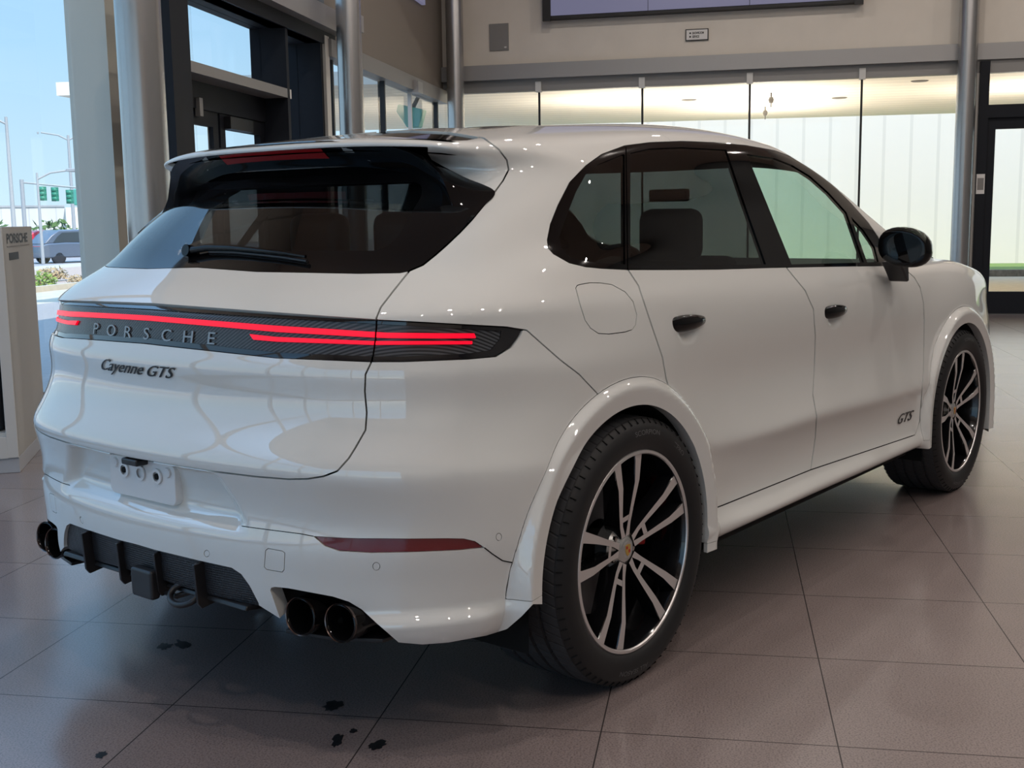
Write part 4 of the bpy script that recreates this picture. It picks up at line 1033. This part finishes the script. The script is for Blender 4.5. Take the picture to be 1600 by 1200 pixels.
# screen, sign and speaker on the back wall
sw = tag(empty('video_wall', bw.matrix_basis @ Vector((0, -3.5, 3.98)), YAW-BA), 'long grey-violet video screen in a black frame, hung high on the back wall', 'screen')
def onb(o, x0, x1, y0, y1, z0, z1, name, m, **k): return MB().box(x0, x1, y0-(-3.5), y1-(-3.5), z0-3.98, z1-3.98).build(name, m, o, **k)
YL, YR = -1.47, -5.62
onb(sw, -.16, 0, YR, YL, 3.98, 5.4, 'screen_cabinet', 'mullion_black')
n_ = 3; wdt = (YL-YR-.20)/n_
for k in range(n_):
    y1 = YL-.10-k*wdt; onb(sw, -.172, -.16, y1-wdt+.004, y1-.004, 4.02, 5.35, 'display_panel', 'screen')
onb(sw, -.20, -.15, YL-.11, YL, 3.95, 5.4, 'frame_end', 'mullion_black'); onb(sw, -.20, -.15, YR, YR+.11, 3.95, 5.4, 'frame_end', 'mullion_black')
sg = tag(empty('wall_sign', bw.matrix_basis @ Vector((-.0, -3.52, 3.70)), YAW-BA), 'small white sign with a black border below the video screen', 'sign')
MB().box(-.025, 0, -.15, .15, -.075, .075).build('sign_frame', 'sign_black', sg); MB().box(-.028, -.025, -.138, .138, -.063, .063).build('sign_face', 'sign_white', sg)
def flat_text(s, size, loc, par, m, wx=1., name='lettering', shear=0., mat3=None, align='LEFT'):
    me = text_outline(s, shear, .035); xs = [v.co.x for v in me.vertices]; ys = [v.co.y for v in me.vertices]; x0 = min(xs) if align == 'LEFT' else (min(xs)+max(xs))/2; y0 = (min(ys)+max(ys))/2
    for v in me.vertices: a, b = (v.co.x-x0)*size*wx, (v.co.y-y0)*size; v.co = mat3 @ Vector((a, b, 0))+Vector(loc)
    me.materials.clear(); me.materials.append(MATS[m]); me.name = name; o = bpy.data.objects.new(name, me); COL.objects.link(o); o.parent = par; return o
FB = Matrix(((0, 0, -1), (-1, 0, 0), (0, 1, 0)))       # text facing the room from the back wall
flat_text('SHOWROOM', .040, (-.0295, .060, .022), sg, 'sign_black', .62, mat3=FB); flat_text('SERVICE', .040, (-.0295, .060, -.024), sg, 'sign_black', .62, mat3=FB)
for zz in (.022, -.024): MB().lathe([(0, -.0295), (.012, -.0295), (.012, -.028)], 12, 'x', (0, .088, zz)).build('sign_dot', 'sign_black', sg)
sp_ = tag(empty('wall_speaker', bw.matrix_basis @ Vector((-.0, -.82, 3.80)), YAW-BA), 'grey flush rectangular speaker panel on the beige wall, left of the screen', 'speaker')
MB().box(-.02, 0, -.135, .135, -.18, .18).build('speaker_grille', 'speaker_grey', sp_, bevel=.004); MB().ball((-.022, -.09, -.14), .006, .02, .012, 12, 8).build('indicator_light', 'sign_white', sp_)

# ---- left glazed wall (v = 2.75)
VL = 2.75; DP = VL+.235
lw = empty('wall_left', W(0, 0), YAW); lw['kind'] = 'structure'
def lb_(x0, x1, y0, y1, z0, z1, name, m, **k): return MB().box(x0, x1, y0, y1, z0, z1).build(name, m, lw, **k)
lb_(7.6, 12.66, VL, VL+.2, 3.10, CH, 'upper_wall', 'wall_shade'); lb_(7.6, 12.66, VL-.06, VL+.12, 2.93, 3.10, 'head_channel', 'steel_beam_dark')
lb_(4.24, 7.85, VL-.13, VL+.12, 3.16, 3.36, 'beam', 'steel_beam'); lb_(4.24, 7.85, VL-.02, VL+.14, 3.04, 3.16, 'beam_soffit', 'anodised_black')
lb_(7.60, 7.85, VL-.32, VL-.13, 3.18, 3.34, 'cross_piece', 'steel_beam')
lb_(4.24, 7.6, VL+.05, VL+.062, 3.36, CH, 'upper_glazing', 'window_glass')
for u in (4.4, 5.83, 7.26): lb_(u-.03, u+.03, VL-.02, VL+.12, 3.36, CH, 'mullion', 'mullion_light')
lb_(7.62, 12.4, VL+.05, VL+.062, .1, 2.93, 'glazing', 'window_glass'); VG = 3.9
lb_(-9, 5.2, VG, VG+.012, .1, 4.1, 'glazing', 'window_glass'); lb_(-9, 5.3, VG-.05, VG+.2, 4.1, CH, 'upper_wall', 'wall_warm'); lb_(5.3, 5.312, DP+.1, VG, .1, CH, 'return_glazing', 'window_glass'); lb_(-9, 5.3, VG-.04, VG+.08, 0, .10, 'sill_channel', 'steel_beam_dark')
lb_(7.6, 12.6, VL, VL+.16, 0, .10, 'sill_channel', 'steel_beam_dark')
for u in (9.73, 12.36, 7.86): lb_(u-.02, u+.02, VL+.02, VL+.10, .1, 2.93, 'mullion', 'mullion_black')
lb_(10.85, 10.88, VL+.0, VL+.05, .1, 2.95, 'glass_fin', 'mullion_light'); lb_(10.75, 10.98, VL-.12, VL+.02, 2.90, 3.04, 'glass_clip', 'steel_beam')
lb_(7.50, 7.62, VL-.03, VL+.14, 0, 3.12, 'light_jamb', 'mullion_light')
for u in (2.1, .0, -2.1, -4.2, -6.3): lb_(u-.04, u+.04, VG-.05, VG+.10, .1, CH, 'mullion', 'mullion_light')
for z in (2.95,): lb_(-9, 2.1, VG-.04, VG+.08, z-.03, z+.03, 'transom', 'mullion_light')
lb_(4.90, 5.19, 3.60, 3.94, 0, CH, 'pilaster', 'pilaster_grey'); lb_(5.19, 5.42, 3.64, 3.90, 0, CH, 'dark_mullion', 'mullion_black')
# deep black door portal
vd = empty('door_2', W(0, 0), YAW); vd['kind'] = 'structure'
def vb(x0, x1, y0, y1, z0, z1, name, m='anodised_black', **k): return MB().box(x0, x1, y0, y1, z0, z1).build(name, m, vd, **k)
vb(4.24, 4.54, VL, DP+.1, 0, 3.10, 'portal_jamb'); vb(6.50, 6.56, VL, DP+.1, 0, 3.04, 'portal_jamb'); vb(7.44, 7.50, VL, DP+.1, 0, 3.04, 'portal_jamb'); vb(4.24, 7.50, VL, DP+.1, 3.04, 3.12, 'portal_head')
vb(4.54, 6.5, VL, DP+.06, 2.43, 2.51, 'transom', 'steel_beam_dark'); vb(4.54, 6.5, DP, DP+.01, 2.51, 3.04, 'fanlight_glass', 'window_glass')
vb(6.56, 7.44, DP, DP+.01, .1, 3.04, 'side_glass', 'window_glass'); vb(6.56, 6.60, VL, DP, 2.43, 2.51, 'side_clip', 'clip_white')
vb(4.54, 6.5, DP-.02, DP+.08, 2.22, 2.43, 'door_header')
for a, b_ in ((4.54, 5.50), (5.54, 6.50)):
    vb(a, a+.10, DP, DP+.05, .02, 2.22, 'leaf_stile', 'anodised_black'); vb(b_-.10, b_, DP, DP+.05, .02, 2.22, 'leaf_stile', 'anodised_black'); vb(a+.10, b_-.10, DP, DP+.05, 2.10, 2.22, 'leaf_rail'); vb(a+.10, b_-.10, DP, DP+.05, .02, .28, 'leaf_rail'); vb(a+.10, b_-.10, DP+.02, DP+.03, .28, 2.10, 'leaf_glass', 'window_glass')
vb(5.62, 6.10, DP-.06, DP, 2.10, 2.20, 'door_closer', 'mullion_black'); vb(5.06, 5.12, DP-.05, DP-.01, 2.16, 2.30, 'door_bracket', 'steel_beam_dark')
# vestibule outside the portal
vb(4.2, 7.6, DP+1.9, DP+2.0, 0, 3.2, 'outer_wall', 'steel_beam_dark') if False else None
# ---- round steel columns
mb0 = None
for i, (u, v, z1, lbl) in enumerate(((2.17, 1.93, CH, 'brushed round steel column beside the black door portal, nearest of the columns'),
                                    (7.14, 2.36, CH, 'brushed round steel column between the portal and the dark upper wall'),
                                    (12.30, 2.50, CH, 'round grey steel column in the corner of the back wall'),
                                    (12.06, -4.12, CH, 'round grey steel column in front of the back wall next to the glazed door'))):
    o = tag(rth('round_column', u, v), lbl, 'column', 'round steel columns')
    r_ = .118
    MB().lathe([(r_, 0), (r_, z1)], 48, 'z').build('column_shaft', 'column_steel', o, 40); MB().lathe([(r_+.02, 0), (r_+.02, .03), (r_+.005, .035)], 48, 'z').build('base_ring', 'steel_beam_dark', o, 40)
# banner on the shaded wall
bn = tag(empty('wall_banner', W(10.3, VL, 4.6), YAW), 'mauve-grey rectangular panel high on the dark left wall, cut by the top of the frame', 'banner')
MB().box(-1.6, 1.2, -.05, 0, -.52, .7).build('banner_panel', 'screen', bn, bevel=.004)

# ---- display stand at the left
KR = YAW+R(23.2)
ks = tag(empty('display_stand', W(1.95, 2.66), KR), 'tall white and grey retail display stand at the left edge beside the white car', 'display stand')
MB().box(.0, .90, 0, .60, .0, .085).build('plinth', 'kiosk_base', ks, bevel=.003)
MB().box(.0, .92, 0.0, .03, .085, 1.325).build('side_panel', 'kiosk_side', ks, bevel=.002)
mb = MB(); mb.box(-.012, .02, 0, .055, .085, 1.325); mb.box(-.012, .02, .055, .60, .085, .20); mb.box(-.012, .02, .055, .60, 1.22, 1.325); mb.box(-.012, .02, .55, .60, .2, 1.22); mb.build('front_frame', 'kiosk_white', ks, bevel=.002)
MB().box(.02, .92, .03, .60, 1.295, 1.325).build('top_panel', 'kiosk_white', ks); MB().box(.02, .90, .03, .60, .20, .22).build('shelf', 'kiosk_white', ks)
FS = Matrix(((1, 0, 0), (0, 0, -1), (0, 1, 0)))         # text on the -v face
flat_text('PORSCHE', .072, (.10, -.0012, 1.262), ks, 'sign_black', 2.1, mat3=FS); MB().box(.10, .80, -.002, 0, 1.216, 1.222).build('rule_line', 'speaker_grey', ks)
MB().box(.14, .42, -.002, 0, 1.145, 1.185).build('small_label', 'sign_black', ks)
bg_ = tag(empty('hanging_bag', W(1.95, 2.66, .22), KR), 'black fabric bag standing inside the display stand', 'bag')
mb = MB(); mb.prism([(.06,.0),(.06,.30),(.10,.62),(.17,.70),(.39,.70),(.41,.0)], .08, .42, 1); mb.build('bag_body', 'black_cloth', bg_, bevel=.03, bseg=3)
MB().tube([(.11,.16,.60),(.07,.17,.75),(.11,.24,.86),(.15,.30,.75),(.15,.31,.62)], .010, 8).build('bag_strap', 'black_cloth', bg_, 60)

# ---- dried drips and prints on the floor
def blob(cx, cy, rx, ry, rot, seed, label):
    rnd = random.Random(seed); mb = MB(); n = 22; vs = []
    for k in range(n):
        t = 2*math.pi*k/n; q = 1+rnd.uniform(-.28, .28); a, b = rx*q*math.cos(t), ry*q*math.sin(t); vs.append((a*math.cos(rot)-b*math.sin(rot), a*math.sin(rot)+b*math.cos(rot), .0006))
    mb.add([(0, 0, .0008)]+vs, [(0, 1+k, 1+(k+1) % n) for k in range(n)])
    return tag(mb.build('floor_stain', 'stain_wet', recalc=False, loc=(cx, cy, 0)), label, 'stain', 'dark stains on the tiles')

blob(-.657, .385, .030, .022, .9, 1, 'wide dark stain pair by the tow cover, its left blot'); blob(-.612, .353, .042, .020, 1.2, 2, 'wide dark stain pair by the tow cover, its right blot')
blob(-.649, -.384, .034, .026, .5, 3, 'dark round blot on the tile in front of the exhaust tips'); blob(-.73, -.549, .016, .009, .9, 4, 'tiny dark drip between the two larger blots near the bottom')
blob(-.794, -.558, .036, .014, .7, 5, 'narrow dark smear, left of the roundest blot near the bottom edge'); blob(-.751, -.659, .028, .020, .3, 6, 'dark blot nearest the rear wheel')
blob(-1.213, -.134, .022, .014, .8, 7, 'small brown-black mark alone at the lower left')

# ================================================================ OUTSIDE
og = empty('ground_outside', (0, 0, 0), YAW); 
mb = MB(); prof = [(4.1, -.02), (9.5, -.02), (11.4, -.06)]; U0_, U1_ = -40, 80
def strip(v0, z0, v1, z1, m, name):
    o = MB().add([(U0_, v0, z0), (130, v0, z0), (130, v1, z1), (U0_, v1, z1)], [(0, 1, 2, 3)]).build(name, m, rz=YAW, recalc=False); return o
for i, (v0, z0, v1, z1, m, nm, lb2) in enumerate(((4.1, -.02, 10.6, -.04, 'asphalt', 'parking_apron', 'grey paved apron outside the left glazing'), (10.6, -.04, 12.9, -.06, 'concrete', 'footpath', 'pale sunlit concrete path between apron and planting bed'),
        (13.0, -.03, 22, -.20, 'mulch', 'planting_bed', 'brown mulched bed with shrubs outside the left glazing'), (22, -.20, 28, -.45, 'concrete', 'verge', 'pale verge strip beyond the shrubs'), (28, -.55, 60, -.58, 'asphalt', 'road', 'road on which the outdoor cars stand'), (60, -.58, 160, 1.0, 'concrete', 'far_lot', 'pale lot in front of the warehouse'))):
    o = strip(v0, z0, v1, z1, m, nm); o['kind'] = 'structure'
bpy.data.objects.remove(og)
cb_ = rb_(-40, 60, 12.85, 13.0, -.06, .06, 'curb', 'concrete'); cb_['kind'] = 'structure'
# behind the back wall: path, curb, lawn, ribbed white wall, board soffit
BG = [('paving_back', 13.0, 21.8, -.02, 'asphalt'), ('lawn', 22.1, 30, .10, 'grass')]
struct(rb_(13.0, 21.9, -30, 3.9, -.2, -.02, 'paving_back', 'concrete')); struct(rb_(21.9, 22.1, -30, 3.9, -.2, .12, 'curb_back', 'curb_dark')); struct(rb_(22.1, 25.6, -40, 3.9, -.2, .10, 'lawn', 'grass'))
fw = tag(rb_(25.6, 25.9, -30, 6.2, .1, 7.5, 'ribbed_wall', 'fence_ribs'), 'tall white ribbed metal building wall beyond the back windows', 'building')
struct(rb_(13.2, 21.6, -30, 9.0, 3.30, 3.5, 'canopy_soffit', 'soffit_boards'))
for i, (u, v, lb2) in enumerate(((17.5, -3.1, 'recessed round soffit light seen through the window left of the right column'), (15.2, -4.05, 'recessed round soffit light just left of the right column'), (17, -.55, 'recessed round soffit light seen through the middle window'))):
    o = tag(MB().lathe([(0, -.012), (.11, -.012), (.13, -.004), (.13, 0)], 24, 'z').build('soffit_light', 'curb_dark', loc=W(u, v, 3.30), smooth=40), lb2, 'light', 'soffit lights')
for i, (u, v, lb2) in enumerate(((16.3, -1.9, 'upper small dark pendant fitting under the soffit, beyond the back window'), (18.8, -1.9, 'lower small dark pendant fitting under the soffit, beyond the back window'))):
    mb = MB(); mb.tube([(0, 0, 0), (0, 0, -.07)], .012, 8); mb.lathe([(.0, -.06), (.03, -.07), (.045, -.11), (.03, -.16), (.0, -.17)], 16, 'z'); mb.tube([(0, 0, -.16), (0, 0, -.23)], .01, 8)
    tag(mb.build('pendant_fitting', 'curb_dark', loc=W(u, v, 3.30), smooth=50), lb2, 'light', 'pendant fittings under the soffit')
# floodlight on the outside of the left wall
fl = tag(empty('floodlight', W(13.72, 3.49, 2.98), YAW), 'pale green-grey outdoor floodlight seen through the corner window', 'floodlight')
MB().prism([(-.20, -.02), (.20, .07), (.23, -.04), (.12, -.20), (.07, -.28), (-.12, -.28)], -.10, .10, 0).build('flood_housing', 'cabinet_green', fl, bevel=.02) ; MB().tube([(0, .0, .0), (0, -.12, .22), (0, -.62, .24)], .035, 10).build('flood_bracket', 'curb_dark', fl, 50)
# low cars
def outcar(name, u, v, z, L, H, Wd, m, label, rot, suv=True):
    o = tag(empty(name, W(u, v, z), YAW+rot), label, 'car')
    if suv: body = [(0,.32),(-.02,.62),(.06,.95),(.30,1.02),(1.25,1.06),(L-1.15,1.0),(L-.15,.86),(L,.62),(L-.02,.3)]; cab = [(.12,.98),(.55,1.42),(.95,H),(2.2,H+.02),(2.85,H-.12),(3.65,1.02)]; win = [(.62,1.06),(.92,1.36),(1.15,H-.12),(2.15,H-.10),(2.72,H-.2),(3.3,1.06)]
    body = [(x, max(z_, .28)) for x, z_ in body]
    MB().prism(body, -Wd/2, Wd/2).build('car_body', m, o, bevel=.08, bseg=3); MB().prism(cab, -Wd/2+.12, Wd/2-.12).build('car_roof', m, o, bevel=.08, bseg=3)
    for sgn in (-1, 1):
        y0 = sgn*(Wd/2-.11); MB().prism([(.62,1.06),(.85,1.34),(1.1,H-.13),(1.95,H-.11),(1.95,1.06)], y0-.01, y0+.01).build('side_window', 'car_glass', o); MB().prism([(2.03,1.06),(2.03,H-.11),(2.2,H-.11),(2.7,H-.24),(3.25,1.06)], y0-.01, y0+.01).build('side_window', 'car_glass', o)
        for xx in (.85, L-.9):
            w = MB().lathe([(0,-.12),(.22,-.12),(.30,-.11),(.345,-.08),(.345,.08),(.30,.11),(.22,.10),(0,.10)], 28, 'y', (xx, sgn*(Wd/2-.12), .345)).build('wheel', 'car_tyre', o, 40)
    MB().prism([(.04,.80),(.04,.90),(.16,.92),(.16,.82)], -Wd/2+.1, Wd/2-.1).build('rear_light', 'car_red', o)
    return o
outcar('sport_utility_car', 48.6, 31.9, -.60, 4.6, 1.66, 1.9, 'car_blue', 'blue-grey SUV standing on the road outside, nearer than the red car', R(-33))
outcar('sport_utility_car', 56.9, 38.2, -.58, 4.4, 1.58, 1.85, 'car_red', 'bright red car on the road outside, partly behind the blue-grey SUV', R(-33))
def post(u, v, z0, z1, arms, label, r=.09):
    o = tag(empty('street_lamp', W(u, v, z0), YAW), label, 'street lamp', 'street lamps outside'); MB().tube([(0,0,0),(0,0,z1-z0)], [r*1.2, r*.7], 10).build('lamp_pole', 'lamp_post_grey', o, 60)
    for a in arms:
        MB().tube([(0,0,z1-z0-.3),(a*.3,-a*.5,z1-z0),(a*.9,-a*1.3,z1-z0+.15)], .05, 8).build('lamp_arm', 'lamp_post_grey', o, 60); MB().box(a*.8-.15, a*1.2+.15, -a*1.6-.2, -a*1.3+.2, z1-z0+.05, z1-z0+.2).build('lamp_head', 'lamp_post_grey', o, bevel=.03)
post(42.45, 28.86, -.5, 5.9, (-1,), 'tall street lamp at the far left of the sky'); post(47.27, 30.6, -.5, 3.76, (1,), 'short street lamp over the red car', .07); post(65.28, 39.46, -.5, 6.9, (-1, 1), 'twin-arm street lamp just left of the grey pilaster', .11)
ta = tag(empty('traffic_signal', W(55.4, 36.6, -.5), YAW), 'traffic signal arm with three green-backed heads over the road', 'traffic signal')
d1 = W(56.9, 34.0)-W(55.5, 36.3)
MB().tube([(0,0,0),(0,0,4.3)], .11, 10).build('signal_pole', 'lamp_post_grey', ta, 60)
MB().tube([W(55.4, 36.6, 4.15)-W(55.4, 36.6, 0), W(57.3, 33.4, 3.75)-W(55.4, 36.6, 0)], .05, 8).build('signal_arm', 'lamp_post_grey', None, 60)
arm = bpy.data.objects['signal_arm']; arm.parent = ta; arm.rotation_euler = (0, 0, -YAW)
for u, v, z in ((55.88, 35.68, 3.03), (56.21, 35.15, 2.99), (56.6, 34.5, 2.85)):
    p = W(u, v, z)-W(55.4, 36.6, -.5); mb = MB(); c_ = 0
    for k in (-1, 0, 1): mb.ball((0, 0, k*.24), .2, .2, .15, 12, 8)
    mb.box(-.1, .1, -.17, .17, -.38, .38); h_ = mb.build('signal_head', 'signal_green', ta, 40); h_.location = Matrix.Rotation(-YAW, 3, 'Z') @ p
cbx = tag(empty('green_box_on_pole', W(22.24, 14.03, -.2), YAW), 'green square box on a thin dark pole beside the pilaster', 'box on pole')
MB().box(-.15, .15, -.20, .02, 1.98, 2.36).build('green_box', 'cabinet_green', cbx, bevel=.02); MB().tube([(0, -.10, 0), (0, -.10, 2.0)], .03, 8).build('box_pole', 'curb_dark', cbx, 60)
# warehouse and trailer on the skyline
wh = tag(empty('warehouse', W(88, 59.6, -.5), YAW+R(-58)), 'long pale grey low warehouse on the skyline, behind the street lamps', 'building')
MB().box(-30, 5.2, 0, 12, 0, 3.4).build('warehouse_hall', 'warehouse_ribs', wh)
MB().box(5.2, 40, -3, 12, 0, 3.25).build('warehouse_end', 'warehouse_cream', wh)
MB().box(-30, 5.2, -.1, .1, 3.35, 3.5).build('roof_edge', 'lamp_post_grey', wh)
# trees low on the horizon, and shrubs in the bed
def bush(u, v, z, s, seed, leafm, label, cat='shrub', nm='shrub', n=260, group='shrubs in the planting bed'):
    rnd = random.Random(seed); o = tag(empty(nm, W(u, v, z), YAW), label, cat, group); mb = MB()
    for k in range(n):
        t = rnd.uniform(0, 6.28); ph = math.acos(rnd.uniform(0, 1)); r = s*(rnd.random()**.4)
        c = Vector((r*math.sin(ph)*math.cos(t), r*math.sin(ph)*math.sin(t), .1*s+r*math.cos(ph)*.85)); a = Vector((rnd.uniform(-1,1), rnd.uniform(-1,1), rnd.uniform(-1,1))).normalized()*s*.16; b = a.orthogonal().normalized()*s*.07
        mb.add([c-a, c+b, c+a, c-b], [(0, 1, 2, 3)])
    mb.build('foliage', leafm, o, recalc=False)
    mb = MB()
    for k in range(6):
        t = rnd.uniform(0, 6.28); mb.tube([(0, 0, -.05), (s*.5*math.cos(t), s*.5*math.sin(t), s*.6)], .012*s/.3, 5)
    mb.build('stems', 'mulch', o)
names = ('small dry shrub at the left end of the bed', 'yellow-green shrub left of the biggest', 'biggest yellow-green shrub in the bed', 'green shrub right of the biggest', 'brownish shrub next to the car tailgate', 'low green shrub by the path edge', 'dry pinkish shrub at the back right of the bed')
for i, (u, v, s) in enumerate(((21.2, 15.0, .24), (19.6, 14.1, .22), (20.3, 13.9, .36), (19.0, 13.4, .24), (20.6, 13.2, .28), (18.2, 13.5, .17), (23, 15.3, .4))): bush(u, v, -.05, s, 20+i, 'leaf_dry' if i in (0, 4, 6) else 'leaf', names[i])
for i, (u, v) in enumerate(((75, 52), (80, 50), (70, 53))): bush(u, v, -.5, 2.4, 40+i, 'tree_green', ('tree in front of the warehouse, left', 'tree in front of the warehouse, right', 'tree in front of the warehouse, middle')[i], 'tree', 'tree', 200, 'trees before the warehouse')

# ================================================================ LAMPS OF THE ROOM, ADDED FILL OUTSIDE
k = 0
for u in (-5.5, -2.0, 1.5, 5.0, 8.5):
    for v in (-8, -5.2, -2.4, .4):
        l = bpy.data.lights.new('ceiling_spotlight', 'AREA'); l.shape = 'DISK'; l.size = .16; l.energy = 38; l.color = (1, .91, .84)
        o = bpy.data.objects.new('ceiling_spotlight', l); COL.objects.link(o); o.location = W(u, v, CH-.03); k += 1

for u, v in ((16.3, -1.9), (18.8, -1.9), (16.5, -6), (16.5, .6)):  # added upward fill lamps, no real fittings, to brighten the canopy soffit
    l = bpy.data.lights.new('soffit_fill', 'AREA'); l.shape = 'DISK'; l.size = .3; l.energy = 75; l.color = (1, .92, .80)
    o = bpy.data.objects.new('soffit_fill', l); COL.objects.link(o); o.location = W(u, v, 1.6); o.rotation_euler = (math.pi, 0, 0)
